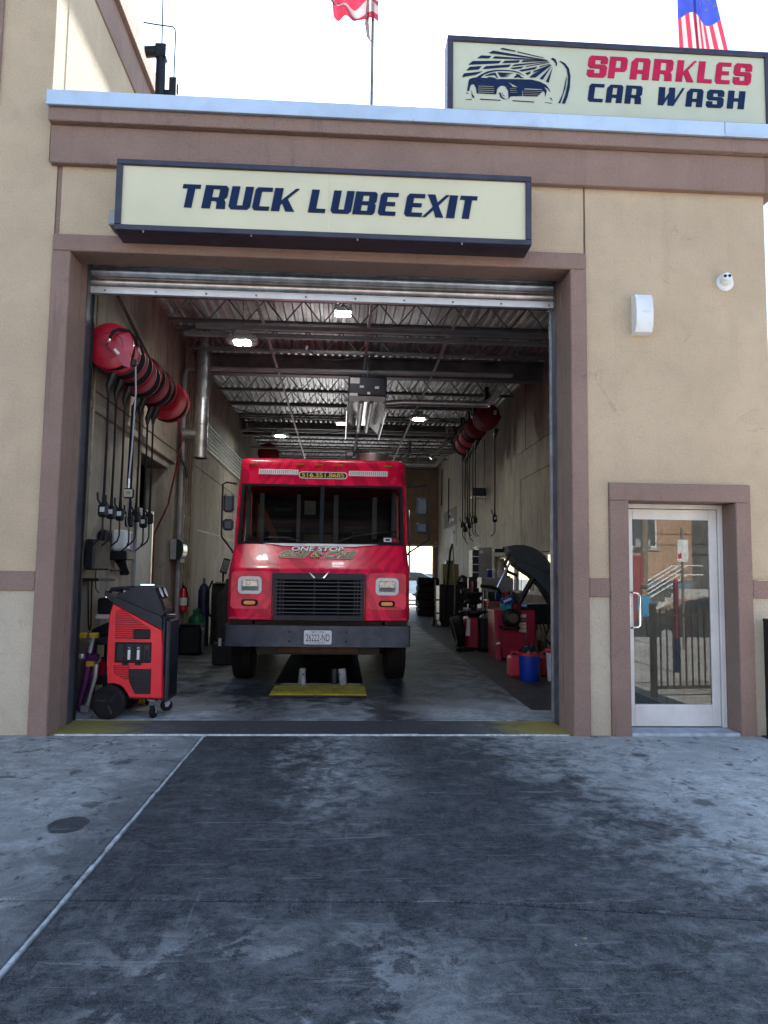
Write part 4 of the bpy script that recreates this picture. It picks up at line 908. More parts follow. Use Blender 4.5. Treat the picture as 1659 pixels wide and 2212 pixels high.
sh = q.build('red_shell', REDAC, A, smooth=30)
CAP = [(-2.444, 1.269), (-2.376, 1.20), (-2.352, 1.182), (-1.838, .909), (-1.838, 1.01), (-1.87, 1.05), (-1.975, 1.085), (-2.36, 1.25), (-2.40, 1.285)]
q = MB(); q.prism(CAP, 'y', .745, 1.265); cp = q.build('grey_top', DGREY, A, smooth=30)
q = MB(); q.tube([(-2.40, .80, 1.275), (-2.38, .80, 1.315), (-2.28, .81, 1.325), (-2.18, .82, 1.32)], .02, 8); q.tube([(-2.40, 1.21, 1.275), (-2.38, 1.21, 1.315), (-2.28, 1.2, 1.325), (-2.18, 1.19, 1.32)], .02, 8); q.tube([(-2.42, .78, 1.28), (-2.43, 1.0, 1.285), (-2.42, 1.23, 1.28)], .022, 8); q.build('handle', BLACK, A)
CON = [(-2.34, 1.235), (-2.135, 1.345), (-2.10, 1.355), (-1.975, 1.36), (-1.945, 1.345), (-1.83, 1.075), (-1.86, 1.04), (-2.0, 1.09)]
q = MB(); q.prism(CON, 'y', .80, 1.21); con = q.build('console', DGREY, A, smooth=30)
# sloping face of the console carries gauges and a screen
fd = Vector((-.115, 0, .27)).normalized(); fn = Vector((fd.z, 0, -fd.x))
FM = Matrix((Vector((0, 1, 0)), fd, fn)).transposed().to_4x4(); FM.translation = (-1.945, 0, 1.345)
q = MB(); q.box(.815, 1.195, -.28, -.01, .002, .01, b=.003); q.tf(FM); fp = q.build('front_panel', BLACK, con)
for y in (.90, 1.10):
    q = MB(); q.lathe([(.062, .01), (.062, .022), (.055, .024)], (y, -.075, 0)); q.tf(FM); gg = q.build('gauge', BLACK, con)
    q = MB(); q.lathe([(.054, .0245), (0, .0246)], (y, -.075, 0)); q.tf(FM); q.build('dial', WHITE, gg)
    q = MB(); q.box(y-.004, y+.004, -.08, -.035, .0255, .027); q.tf(FM); q.build('needle', BLACK, gg)
q = MB(); q.box(.88, 1.13, -.25, -.15, .010, .014, b=.002); q.tf(FM); q.build('screen', mat('dark_screen', (.02, .018, .022), .2), con)
MB().box(-2.10, -1.99, .85, .99, 1.358, 1.366, b=.003).build('status_light', AQUA, con)
q = MB(); q.box(-1.95, -1.838, .79, 1.22, 1.02, 1.045, b=.006); q.build('tray', BLACK, A); q = MB(); q.box(-.09, .09, -.06, .06, 0, .004); q.tf(Matrix.Translation((-1.87, 1.08, 1.052)) @ Matrix.Rotation(R(20), 4, 'Z')); tag(q.build('paper_slip', PAPER), 'folded white paper slip lying on the top of the red service machine', 'paper')
MB().box(-1.815, -1.765, .80, 1.24, .16, 1.0, b=.015).build('front_grille', mat('navy_black_panel', (.012, .014, .026), .45, 0, .2, 6), A)
for i in range(14): MB().box(-1.765, -1.757, .88, 1.18, .21+i*.024, .221+i*.024).build('louvre', BLACK, A, smooth=0)
MB().box(-1.84, -1.814, .77, 1.255, .18, 1.03, b=.01).build('grey_trim', DGREY, A)
# side slats
def topz(x): return 1.108 - (x+2.251)*.648
zz = .822
while zz < 1.10:
    x1 = -2.135 if zz < .91 else min(-1.972, -2.251-(zz-1.098)/.648)
    if x1 > -2.28: MB().box(-2.30, x1, .740, .751, zz, zz+.012, b=.003).build('vent_slat', REDAC, A, smooth=0)
    zz += .0225
for i in range(7):
    z = .41+i*.019; x0 = -2.30 if z > .45 else -2.30+(.45-z)*2.0; MB().box(x0, -2.16, .740, .751, z, z+.010, b=.003).build('vent_slat', REDAC, A, smooth=0)
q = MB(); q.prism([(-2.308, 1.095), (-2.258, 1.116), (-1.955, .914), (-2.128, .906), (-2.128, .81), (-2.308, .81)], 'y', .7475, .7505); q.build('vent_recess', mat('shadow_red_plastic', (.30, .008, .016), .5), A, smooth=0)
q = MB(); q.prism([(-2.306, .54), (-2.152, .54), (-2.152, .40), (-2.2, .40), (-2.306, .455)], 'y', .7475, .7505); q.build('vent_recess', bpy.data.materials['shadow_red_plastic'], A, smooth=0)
MB().box(-2.122, -1.953, .735, .76, .808, .908, b=.008).build('side_window', BLACK, A)
q = MB(); q.box(-2.303, -1.936, .735, .76, .567, .775, b=.008); q.box(-2.225, -2.165, .737, .76, .542, .568); q.box(-2.095, -2.035, .737, .76, .542, .568); bp_ = q.build('bottle_panel', BLACK, A, smooth=0)
for x in (-2.245, -2.155, -2.062, -1.978):
    MB().box(x-.033, x+.033, .726, .736, .592, .755, b=.006).build('bottle_door', DGREY, bp_)
    if x > -2.2: 
        MB().box(x-.013, x+.013, .7235, .7262, .60, .70, b=.001).build('bottle_window', WHITE if x < -2 else BLACK, bp_); MB().box(x-.012, x+.012, .7235, .7262, .715, .724).build('bottle_mark', mat('mark_cyan', (.1, .45, .6), .5) if x < -2.1 else (PAPER if x < -2 else CRIM), bp_)
q = MB(); q.prism([(-2.153, .504), (-1.932, .504), (-1.931, .254), (-2.085, .254), (-2.144, .377)], 'y', .735, .76); gl_ = q.build('side_grille', BLACK, A, smooth=0)
for i in range(10): MB().box(-2.09 if i < 5 else -2.14, -1.94, .730, .7352, .268+i*.0235, .278+i*.0235).build('grille_slat', DGREY, gl_, smooth=0)
def acwheel(y):
    w_ = MB().lathe([(.12, 0), (.15, -.004), (.166, .004), (.17, .02), (.17, .055), (.16, .07), (.12, .07)], (-2.335, y, .172), 'y', 40).build('wheel', RUBBER, A)
    MB().lathe([(0, .012), (.035, .012), (.04, .02), (.125, .028), (.125, .05), (0, .05)], (-2.335, y, .172), 'y', 32).build('hub', DGREY, w_)
    for k in range(3):
        a = R(30+120*k); q = MB(); pts = [(-2.335+r*math.cos(a+c_), y+.012, .172+r*math.sin(a+c_)) for r, c_ in ((.03, 0), (.06, .25), (.09, .35), (.118, .3))]; q.tube(pts, .016, 8); q.build('spoke', DGREY, w_)
acwheel(.69); acwheel(1.24)
def castor(x, y, rz):
    t = MB(); t.box(-.055, .055, -.04, .04, .185, .195); t.prism([(-.03, .185), (.03, .185), (.045, .09), (.02, .05), (-.01, .05)], 'y', -.03, -.026); t.prism([(-.03, .185), (.03, .185), (.045, .09), (.02, .05), (-.01, .05)], 'y', .026, .03); M_ = Matrix.Translation((x, y, 0)) @ Matrix.Rotation(R(rz), 4, 'Z'); t.tf(M_)
    f_ = t.build('castor', CHROME, A, smooth=0); q = MB(); q.lathe([(.03, -.02), (.055, -.022), (.063, -.014), (.063, .014), (.055, .022), (.03, .02)], (.008, 0, .064), 'y', 24); q.tf(M_); q.build('castor_wheel', RUBBER, f_)
castor(-1.905, .79, 78); castor(-1.87, 1.19, 25)
q = MB(); q.box(-2.2, -1.84, .80, 1.22, .19, .215); q.build('base_plate', SOOT, A, smooth=0)

# ------------------------------------------------------------------ hose reels
def nozzle(mb_body, x, y, z):
    mb_body.box(x-.045, x+.045, y-.035, y+.035, z-.07, z+.05, b=.02)
def make_reel(name, label, group, r=.25, hose_len=1.5, width=.2, kind=0, hk=.86, dr=1, dm=None):
    t = thing(name, label, 'hose reel', (0, 0, 0), 0, group); r0 = r
    for y in (0, width):
        r = r0*dr; MB().lathe([(0, y), (r*.55, y), (r*.58, y-.012), (r*.95, y-.004), (r, y+.004), (r, y+.016), (r*.9, y+.01), (0, y+.01)], (0, 0, 0), 'y', 40).build('reel_disc', dm or REDREEL, t)
    q = MB(); r = r0
    for i in range(7): q.lathe([(r*.62, .016+i*.024), (r*hk-.01*(i % 2), .02+i*.024), (r*(hk+.02), .028+i*.024), (r*hk, .036+i*.024), (r*.62, .04+i*.024)], (0, 0, 0), 'y', 28)
    q.build('wound_hose', RUBBER, t)
    q = MB(); q.box(-.30, .30 if kind else .0, width*.3, width*.7, -.035, .035); q.build('wall_bracket', SOOT, t, smooth=0)
    return t
def hose_drop(t, x, y, z0, z1, spout=1, m_=RUBBER, rad=.012, disp=True):
    q = MB(); q.tube([(x+.05, y, z0+.14), (x, y, z0), (x, y, z0-.08)], .03, 8, [.045, .035, .016]); q.build('hose_guide', SOOT, t)
    q = MB(); q.tube([(x, y, z0-.05), (x+.004, y, (z0+z1)/2), (x, y, z1+.16), (x, y, z1+.05)], rad, 8, [rad, rad, rad*1.2, rad*1.7]); q.build('hose', m_, t)
    if spout:
        q = MB(); q.box(x-.05, x+.05, y-.035, y+.035, z1-.09, z1+.055, b=.022); nz = q.build('nozzle', BLACK, t)
        q = MB(); q.tube([(x-.03, y, z1+.05), (x-.06, y, z1+.10), (x-.065, y, z1+.17)], .012, 6); q.build('trigger', BLACK, nz)
        q = MB(); q.tube([(x, y, z1-.08), (x+.002, y, z1-.26), (x-.02*spout, y, z1-.32), (x-.09*spout, y, z1-.38)], .010, 8); q.build('spout', SOOT, nz)
        if disp: MB().box(x-.024, x+.024, y-.038, y-.0352, z1-.035, z1+.015, b=.001).build('display', LCD, nz)
LAB = 'second red hose reel counting from the foremost one on the left wall'
fr = make_reel('hose_reel', 'foremost red hose reel on the left wall with silver swivel and grey hose', 'hose reels on the left wall', .25); fr.location = (-2.50, .76, 3.90)
far_ = make_reel('hose_reel', 'dark red hose reel hung high beyond the truck roof by the left wall', 'hose reels on the left wall', .32); far_.location = (-2.3, 15.6, 5.2)
# the swing arm and swivel on the front reel
q = MB(); pl = [(-.055, .03), (.0, .065), (.05, .035), (.235, -.12), (.235, -.245), (.16, -.225), (.08, -.11)]; q.prism(pl, 'y', -.045, -.02); am = q.build('swing_arm', REDREEL, fr, smooth=0)
q = MB(); q.box(-.035, .035, -.006, 0, -.014, .014); q.tf(Matrix.Translation((.09, -.046, -.075)) @ Matrix.Rotation(R(45), 4, 'Y')); q.build('arm_sticker', PAPER, am, smooth=0)
q = MB(); q.tube([(-.01, -.03, .0), (.0, -.055, .02), (.015, -.06, .06)], .017, 8); q.build('swivel', CHROME, fr)
q = MB(); q.tube([(.015, -.06, .06), (.05, -.07, .13), (.11, -.06, .165), (.19, -.0, .165), (.24, .08, .12), (.25, .15, .05)], .017, 8); q.build('feed_hose', RUBBER, fr)
q = MB(); q.box(.235, .30, -.05, .01, -.23, -.15, b=.015); q.build('hose_roller', SOOT, fr)
q = MB(); q.tube([(.285, -.02, -.2), (.30, -.02, -.5), (.28, 0, -1.05), (.262, .0, -1.42)], .009, 8); hh = q.build('grey_hose', GREY, fr); q = MB(); q.cyl((.262, 0, -1.42), (.262, 0, -1.52), .012, n=8); q.build('coupler', ALU, hh)
pr_ = make_reel('hose_reel', LAB, 'hose reels on the left wall', hk=.95, dr=.96, dm=mat('shaded_dirty_red_enamel', (.22, .005, .02), .45, 0, .2, 5, dirt=.35, dirtc=(.04, .006, .008))); pr_.location = (-2.50, 1.08, 3.905)  # middle reels: shadow between the discs put into a darker red, plus dirt
hose_drop(pr_, 0, -.02, -.44, -1.745, 1)
for i, y in enumerate((1.40, 1.74, 2.05, 2.36, 2.68, 3.15)):
    c = copy_tree(pr_); c.location = (-2.50+.012*(i % 2), y, 3.91+(0, -.05, .03, -.02, .05, 0)[i]); c['label'] = ['third', 'fourth', 'fifth', 'sixth', 'seventh', 'eighth'][i]+' red hose reel counting from the foremost one on the left wall'
    if i in (1, 2, 4):
        for ch in c.children:
            for gc in list(ch.children):
                if gc.name.startswith('display'): bpy.data.objects.remove(gc)
q0 = fr; hose_drop(fr, 0, .03, -.43, -1.74, 1)
lastr = [o for o in COL.objects if o.name.startswith('hose_reel') and abs(o.location.y-3.15) < .01][0]
_fd = [c_.data for c_ in fr.children if c_.name.startswith('reel_disc')]
for c_, d_ in zip([c_ for c_ in lastr.children if c_.name.startswith('reel_disc')], _fd): c_.data = d_
lastr.scale = (1.12, 1.12, 1.12); lastr.location.y = 3.25; lastr['label'] = 'rearmost red hose reel on the left wall with a slanting red hose'
for ch in list(lastr.children):
    if ch.name.startswith(('hose_guide', 'nozzle', 'hose.')) or ch.name == 'hose':
        for gc in list(ch.children): bpy.data.objects.remove(gc)
        bpy.data.objects.remove(ch)
q = MB(); q.tube([(.12, .1, -.1), (.16, .25, -.5), (-.1, .75, -1.25), (-.33, 1.02, -1.62), (-.33, 1.03, -2.6)], .011, 8); q.build('red_hose', mat('dull_red_hose', (.20, .015, .02), .5), lastr)
# inline meter on one hose
im = thing('inline_meter', 'cream faced inline oil meter hanging from a hose by the doorway', 'meter', (-2.50, 1.69, 2.42))
MB().box(-.062, .062, -.03, .03, -.06, .06, b=.02).build('case', BLACK, im); MB().box(-.05, .05, -.034, -.030, -.045, .045, b=.001).build('dial', mat('cream_dial', (.6, .56, .4), .5), im); MB().box(-.02, .03, -.037, -.0345, -.012, .022).build('digits', GREY, im)
q = MB(); q.tube([(0, 0, .06), (0, 0, .12), (0, 0, .26), (.0, 0, 1.05)], .02, 8, [.02, .03, .026, .012]); q.build('hose', RUBBER, im); q = MB(); q.tube([(0, 0, -.06), (-.01, 0, -.3), (.0, 0, -.38), (.03, 0, -.42)], .009, 8); q.build('spout', STEELP, im)

# ------------------------------------------------------------------ duct and pipes on the left wall
du = thing('exhaust_duct', 'round galvanised exhaust duct with a tee hanging by the left wall', 'duct', (-2.42, 5.5, 0))
MB().cyl((0, 0, 3.44), (0, 0, 4.52), .115, n=24).build('lower_duct', GALV, du); MB().cyl((0, 0, 4.48), (0, 0, 5.6), .128, n=24).build('upper_duct', GALVD, du)
MB().cyl((-.30, 0, 3.86), (0, 0, 3.86), .095, n=20).build('tee', GALV, du)
for z in (3.44, 4.0, 4.48): MB().cyl((0, 0, z), (0, 0, z+.02), .124, n=24).build('band', GALVD, du)
q = MB(); q.tube([(-.29, -.02, 3.9), (-.34, -.02, 3.6), (-.30, -.02, 3.4), (-.22, -.03, 3.28), (-.2, -.03, 3.1)], .025, 8); q.build('flex_cable', BLACK, du)
def pipe(name, label, pts, r, m_, cat='pipe', group=None, clamps=()):
    q = MB(); q.tube([Vector(p)-Vector(pts[0]) for p in pts], r, 8); t = thing(name, label, cat, pts[0], 0, group); q.build('tube', m_, t)
    for k, p in enumerate(clamps):
        d = Vector(p)-Vector(pts[0]); MB().box(d.x-.03, d.x+.03, d.y-.03, d.y+.03, d.z-.012, d.z+.012, b=.004).build('clamp', GALVD, t)
    return t
CONDM = mat('tan_painted_conduit', (.36, .31, .235), .5, .1, .15, 5, dirt=.2)
for y in (1.0, 1.14, 1.27): pipe('wall_conduit', {1.0: 'first', 1.14: 'second', 1.27: 'third'}[y]+' tan conduit from the shutter running down the left wall behind the reels', [(-2.81, y, 1.2+y*.3), (-2.81, y, 5.45)], .017, CONDM, 'conduit', 'conduits behind the left hose reels', [(-2.82, y, 2.6)])
for y in (5.95, 6.15, 6.35, 6.55, 6.8): pipe('floor_conduit', {5.95: 'first', 6.15: 'second', 6.35: 'third', 6.55: 'fourth', 6.8: 'fifth and thickest'}[y]+' floor to roof conduit past the side doorway by the extinguisher', [(-2.80, y, .12), (-2.80, y, 5.5)], .02 if y < 6.7 else .032, CONDM, 'conduit', 'conduits beside the extinguisher', [(-2.81, y, 2.5)])
for i in range(7): pipe('overhead_pipe', ['lowest', 'second lowest', 'third lowest', 'middle', 'third highest', 'second highest', 'highest'][i]+' thin steel pipe in the bank along the left wall', [(-2.80, 7.6, 4.06+i*.085), (-2.80, 16.5, 4.12+i*.09)], .016, GALVD, 'pipe', 'pipes along the left wall', [(-2.81, 9.5, 4.075+i*.086)])
for i in range(6): pipe('ceiling_tube', ['sixth', 'fifth', 'fourth', 'third', 'second', 'first'][i]+' shiny ceiling tube counting from the right wall', [(2.35+i*.1, 8.6, 5.36), (2.45+i*.1, 11.5, 5.42)], .016, CHROME, 'pipe', 'tubes under the deck on the right', [(2.40+i*.1, 10, 5.39)])
pipe('water_pipe', 'pale grey pipe crossing the bay under the joists and dropping down the left wall', [(-2.74, 5.6, .6), (-2.74, 5.6, 4.9), (-2.72, 5.6, 4.98), (-2.66, 5.6, 5.02), (2.97, 5.6, 5.05)], .042, GREY, 'pipe', None, [(-1, 5.6, 5.03), (.1, 5.6, 5.035), (1.8, 5.6, 5.045)])
q = thing('sloping_tube', 'dark conduit sloping up along the left wall above the hose reels', 'conduit', (-2.78, .8, 4.55)); MB().tube([(0, 0, .55), (0, 2.6, .0), (0, 3.0, -.05)], .016, 8).build('tube', SOOT, q); MB().tube([(.02, 0, .50), (.02, 2.4, -.05)], .012, 8).build('tube', SOOT, q)

# ------------------------------------------------------------------ things on and by the left wall
mo = thing('wall_monitor', 'black computer monitor on a wall bracket above a keyboard shelf', 'monitor', (-2.70, 1.30, 1.52))
MB().box(-.05, .05, -.28, .28, 0, .33, b=.015).build('screen', BLACK, mo); MB().box(-.14, -.05, -.07, .07, .05, .24, b=.01).build('mount', SOOT, mo); MB().box(.05, .055, -.26, .26, .02, .31, b=.001).build('bezel', DGREY, mo)
ks = thing('keyboard_shelf', 'narrow black wall shelf with looping cables below the monitor', 'shelf', (-2.84, 1.30, 1.40))
MB().box(0, .26, -.3, .3, 0, .03, b=.006).build('board', BLACK, ks); q = MB(); q.tube([(.02, .34, .16), (.02, .34, .02), (.03, .34, -.1), (.06, .36, -.14)], .008, 6); q.build('bracket', SOOT, ks)
q = MB(); q.tube([(.05, 0, 0), (.05, .04, -.25), (.05, .08, -.5), (.05, .13, -.55), (.05, .16, -.48), (.05, .14, -.2), (.05, .13, 0)], .008, 6); q.build('cable', BLACK, ks)
sd_ = thing('soap_dispenser', 'black hand soap dispenser on the left inside wall', 'dispenser', (-2.84, 1.78, 1.72)); MB().box(0, .12, -.1, .1, 0, .27, b=.03).build('case', BLACK, sd_); MB().box(.02, .1, -.05, .05, -.03, 0, b=.01).build('spout', DGREY, sd_)
jg = thing('cleaner_jug', 'white plastic cleaner jug with a blue label in a black wall holder', 'jug', (-2.84, 2.30, 1.66))
MB().box(.02, .20, -.15, .15, .10, .36, b=.03).build('jug', mat('translucent_white_plastic', (.66, .68, .70), .4), jg); MB().box(.2, .204, .06, .145, .12, .33).build('label_strip', BLUE, jg); MB().box(.0, .22, -.16, .16, -.01, .10, b=.01).build('holder', BLACK, jg); q = MB(); q.tube([(.1, -.02, .0), (.12, .05, -.1), (.16, .12, -.18)], .04, 8, [.07, .05, .03]); q.build('pump', BLACK, jg)
tw = thing('towel_dispenser', 'round fronted grey paper towel dispenser on the left wall past the doorway', 'dispenser', (-2.84, 5.55, 1.72))
q = MB(); pr = [(0, 0), (.12, 0)]+[(.12+.10*math.sin(R(a)), .17-.17*math.cos(R(a))) for a in range(15, 180, 15)]+[(.12, .34), (0, .34)]; q.prism([(x, z) for x, z in pr], 'y', -.16, .16); q.build('case', mat('smoked_plastic', (.02, .026, .032), .25), tw); MB().box(0, .10, -.175, -.162, .0, .34, b=.01).build('side_plate', GREY, tw); MB().box(.15, .20, -.08, .08, -.05, .02, b=.004).build('paper', PAPER, tw)
fe = thing('fire_extinguisher', 'red fire extinguisher with a white label hung on the left wall', 'extinguisher', (-2.74, 6.1, .82))
MB().lathe([(.05, 0), (.075, .02), (.078, .34), (.06, .40), (.025, .43)]).build('cylinder', REDP, fe); MB().lathe([(.0795, .12), (.0795, .25)]).build('label_band', PAPER, fe); q = MB(); q.box(-.02, .02, -.06, .03, .43, .47, b=.006); q.box(-.012, .012, -.10, .02, .48, .50, b=.004); q.build('valve', BLACK, fe); q = MB(); q.tube([(.0, -.03, .45), (.05, -.06, .42), (.09, -.05, .25), (.085, -.04, .1)], .012, 6); q.build('hose', RUBBER, fe)
gt = thing('gas_cylinder', 'squat green gas cylinder on the floor by the left wall', 'gas cylinder', (-2.62, 6.75, fz(6.75)))
MB().lathe([(.12, 0), (.15, .02), (.155, .10), (.155, .52), (.14, .60), (.09, .66), (.05, .68)]).build('body', GREEN, gt); MB().lathe([(.07, .66), (.075, .74), (.06, .75)]).build('collar', GREEN, gt); MB().cyl((0, 0, .68), (0, 0, .78), .018).build('valve', STEELP, gt)
dr = thing('oil_tub', 'black plastic waste tub in front of the green gas cylinder', 'tub', (-2.60, 6.2, fz(6.2))); MB().box(-.2, .2, -.17, .17, 0, .5, b=.04).build('tub', BLACK, dr); MB().box(-.19, .19, -.16, .16, .5, .53, b=.012).build('lid', DGREY, dr)
bx_ = thing('outlet_box', 'black outlet box with a conduit on the left wall under the soap dispenser', 'electrical box', (-2.845, 2.72, 1.46)); MB().box(0, .06, -.06, .06, 0, .13, b=.006).build('box', BLACK, bx_); MB().cyl((.02, -.5, .06), (.02, -.06, .06), .01, n=8).build('conduit', SOOT, bx_)
# alignment terminal and dark machines in front of the truck's left side
tm = thing('service_terminal', 'tall black service terminal with a small tilted screen by the left wall', 'machine', (-2.33, 8.0, fz(8)))
q = MB(); q.prism([(-.2, 0), (.2, 0), (.2, .9), (.13, 1.15), (-.12, 1.2), (-.2, 1.0)], 'x', -.22, .22); q.build('cabinet', SOOT, tm, smooth=0); MB().box(-.15, .2, -.23, .1, 1.205, 1.235, b=.006).build('top_shelf', GALVD, tm)
q = MB(); q.box(-.07, .07, -.015, .015, 0, .30, b=.006); q.tf(Matrix.Translation((-.02, -.1, 1.40)) @ Matrix.Rotation(R(15), 4, 'Y')); sc_ = q.build('screen', BLACK, tm); q = MB(); q.box(-.055, .055, -.02, -.0155, .03, .27); q.tf(Matrix.Translation((-.02, -.1, 1.40)) @ Matrix.Rotation(R(15), 4, 'Y')); q.build('display', GREY, sc_)
MB().cyl((-.02, -.08, 1.2), (-.02, -.08, 1.45), .02).build('stalk', BLACK, tm); MB().cyl((.12, -.12, 1.235), (.12, -.12, 1.45), .028, n=12).build('bottle', WHITE, tm)
q = MB(); q.tube([(-.22, -.1, 1.25), (-.28, -.15, 1.1), (-.3, -.2, .9), (-.25, -.25, .6), (.0, -.26, .3), (.05, -.26, .55)], .02, 8); q.build('hose', RUBBER, tm); MB().cyl((.02, -.24, .05), (.02, -.24, .72), .014, n=8).build('lever', CHROME, tm)
st_ = thing('gas_bottle', 'tall dark blue gas bottle standing between the green cylinder and the terminal', 'gas cylinder', (-2.66, 7.6, fz(7.6))); MB().lathe([(.1, 0), (.11, .02), (.11, 1.05), (.08, 1.15), (.03, 1.2)]).build('body', mat('dark_blue_paint', (.01, .016, .07), .5), st_); MB().cyl((0, 0, 1.2), (0, 0, 1.3), .025).build('valve', STEELP, st_)
ja = thing('pallet_lift', 'black and red pneumatic jack stand beside the truck bumper', 'jack', (-1.80, 5.0, fz(5.0)))
q = MB(); q.prism([(-.16, .35), (.12, .35), (.12, 1.35), (-.03, 1.35), (-.06, 1.2), (-.16, 1.1)], 'y', -.1, .1); q.build('housing', SOOT, ja, smooth=0); MB().box(.03, .06, -.13, -.1, .0, 1.42, b=.004).build('red_post', REDREEL, ja); MB().box(-.2, .14, -.2, .2, .0, .35, b=.02).build('base', SOOT, ja); MB().cyl((-.08, -.21, .3), (-.08, -.21, .42), .025).build('bottle', WHITE, ja)

# ------------------------------------------------------------------ corner by the left jamb
ct = thing('tool_cart', 'black two-shelf tool cart with a padded top behind the red machine', 'cart', (-2.45, 1.72, fz(1.7)))
for sx in (-.3, .3):
    for sy in (-.2, .2): MB().box(sx-.018, sx+.018, sy-.018, sy+.018, .06, .78).build('leg', SOOT, ct, smooth=0)
for z, nm in ((.22, 'lower_shelf'), (.66, 'upper_shelf')): MB().box(-.33, .33, -.23, .23, z, z+.10, b=.01).build(nm, mat('charcoal_tray', (.02, .022, .027), .5), ct)
q = MB(); q.prism([(-.34, .77), (.34, .77), (.34, .84), (.1, .92), (-.15, .92), (-.34, .83)], 'y', -.22, .22); q.build('pad', BLACK, ct, smooth=30); q = MB(); q.tube([(.0, -.1, 1.12), (.06, -.1, 1.08), (.12, -.1, 1.0), (.14, -.1, .85)], .025, 8); q.build('handle', BLACK, ct)
for k, (x, y) in enumerate(((-.3, -.2), (.3, -.2), (-.3, .2), (.3, .2))): MB().cyl((x-.015, y, .035), (x+.015, y, .035), .035, n=14).build('castor', RUBBER, ct)
for x, z, h, c in ((-.1, .32, .2, WHITE), (.05, .32, .15, GREY), (-.22, .32, .18, CRIM)):
    tt = thing('shelf_bottle', {WHITE: 'white bottle', GREY: 'grey tin', CRIM: 'dark red tin'}[c]+' on the lower shelf of the black tool cart', 'bottle', (-2.45+x, 1.55, fz(1.7)+z)); MB().lathe([(.04, 0), (.042, .01), (.042, h*.75), (.018, h*.86), (.018, h)]).build('body', c, tt); MB().lathe([(.02, h), (.02, h+.02), (0, h+.022)]).build('cap', BLACK, tt)
pt = thing('parts_tray', 'black parts tray with shiny sockets behind the red machine handle', 'tray', (-2.55, 1.55, 1.03)); MB().box(-.16, .2, -.16, .16, 0, .18, b=.02).build('tray', BLACK, pt); MB().box(-.17, .21, -.17, .17, -.05, -.001, b=.006).build('board', ALUW, pt); MB().cyl((0, 0, -.28), (0, 0, -.05), .02).build('post', SOOT, pt)
for i in range(4): MB().cyl((-.08+i*.06, -.1, .18), (-.07+i*.06, -.1, .27), .022, .016, n=10).build('socket', CHROME, pt)
yb = thing('yellow_case', 'yellow plastic case on the floor under the tool cart', 'case', (-2.36, 1.60, fz(1.6))); MB().box(-.12, .16, -.06, .06, 0, .16, b=.012).build('case', YELC, yb); MB().cyl((0, -.065, .05), (0, -.055, .05), .02).build('latch', BLACK, yb)
fj = thing('floor_jack', 'purple trolley jack standing on end with a bare steel arm and yellow pads', 'jack', (-2.70, 1.15, fz(1.1)))
q = MB(); q.tube([(-.08, 0, .02), (-.03, .02, .3), (.0, .03, .52), (.02, .03, .72)], .04, 8, [.03, .045, .05, .04]); q.tube([(.02, .05, .02), (.03, .06, .4), (.04, .06, .6)], .03, 8); q.build('frame', PURPLE, fj)
q = MB(); q.tube([(.02, -.04, .04), (.06, -.05, .2), (.10, -.05, .36), (.105, -.05, .5)], .02, 8, [.022, .018, .024, .028]); q.build('steel_arm', ALU, fj); q = MB(); q.box(-.035, .045, -.09, -.01, 0, .07, b=.008); q.build('foot', GREY, fj)
for x, z in ((-.07, .80), (.05, .80), (.03, .50)): MB().box(x-.045, x+.045, -.04, .04, z-.03, z+.03, b=.01).build('yellow_pad', YELC, fj)
q = MB(); q.box(-.03, .11, -.02, .06, .53, .60, b=.015); q.build('clevis', PURPLE, fj); q = MB(); q.tube([(.02, -.02, .62), (.05, -.02, .78)], .03, 8); q.build('ram', CHROME, fj); q = MB(); q.lathe([(.03, 0), (.035, .02), (.03, .05)], (-.05, -.05, .56)); q.build('knuckle', ALU, fj)
# ------------------------------------------------------------------ right hand hose reels
REDSHADED = mat('shaded_grimy_red_enamel', (.15, .004, .016), .45, 0, .2, 5, dirt=.4, dirtc=(.03, .008, .008))  # reel red darkened for the unlit right bank, with grime on top
LABR = 'second hose reel counting from the foremost one hung on the right'
rr_ = make_reel('ceiling_hose_reel', 'foremost red hose reel hung on the right with a white label on its side', 'hose reels on the right', .27, kind=1, dm=REDSHADED); rr_.location = (2.95, 7.80, 4.80)
MB().box(.13, .19, -.03, -.012, .03, .12).build('reel_label', PAPER, rr_, smooth=0)
q = MB(); q.box(-.04, .04, .02, .16, .2, .62); q.build('hanger', SOOT, rr_, smooth=0)
hose_drop(rr_, .16, .0, -.40, -2.1, 1)
r2 = make_reel('ceiling_hose_reel', LABR, 'hose reels on the right', .27, kind=1, hk=.95, dr=.9, dm=REDSHADED); r2.location = (2.95, 9.14, 4.82)
q = MB(); q.box(-.04, .04, .02, .16, .2, .62); q.build('hanger', SOOT, r2, smooth=0)
hose_drop(r2, 0, 0, -.42, -2.05, -1, disp=False)
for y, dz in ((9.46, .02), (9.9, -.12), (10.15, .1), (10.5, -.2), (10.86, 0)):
    c = copy_tree(r2); c.location = (2.95, y, 4.82+dz*.6); c['label'] = {9.46: 'third', 9.9: 'fourth', 10.15: 'fifth', 10.5: 'sixth', 10.86: 'seventh'}[y]+' hose reel counting from the foremost one hung on the right'
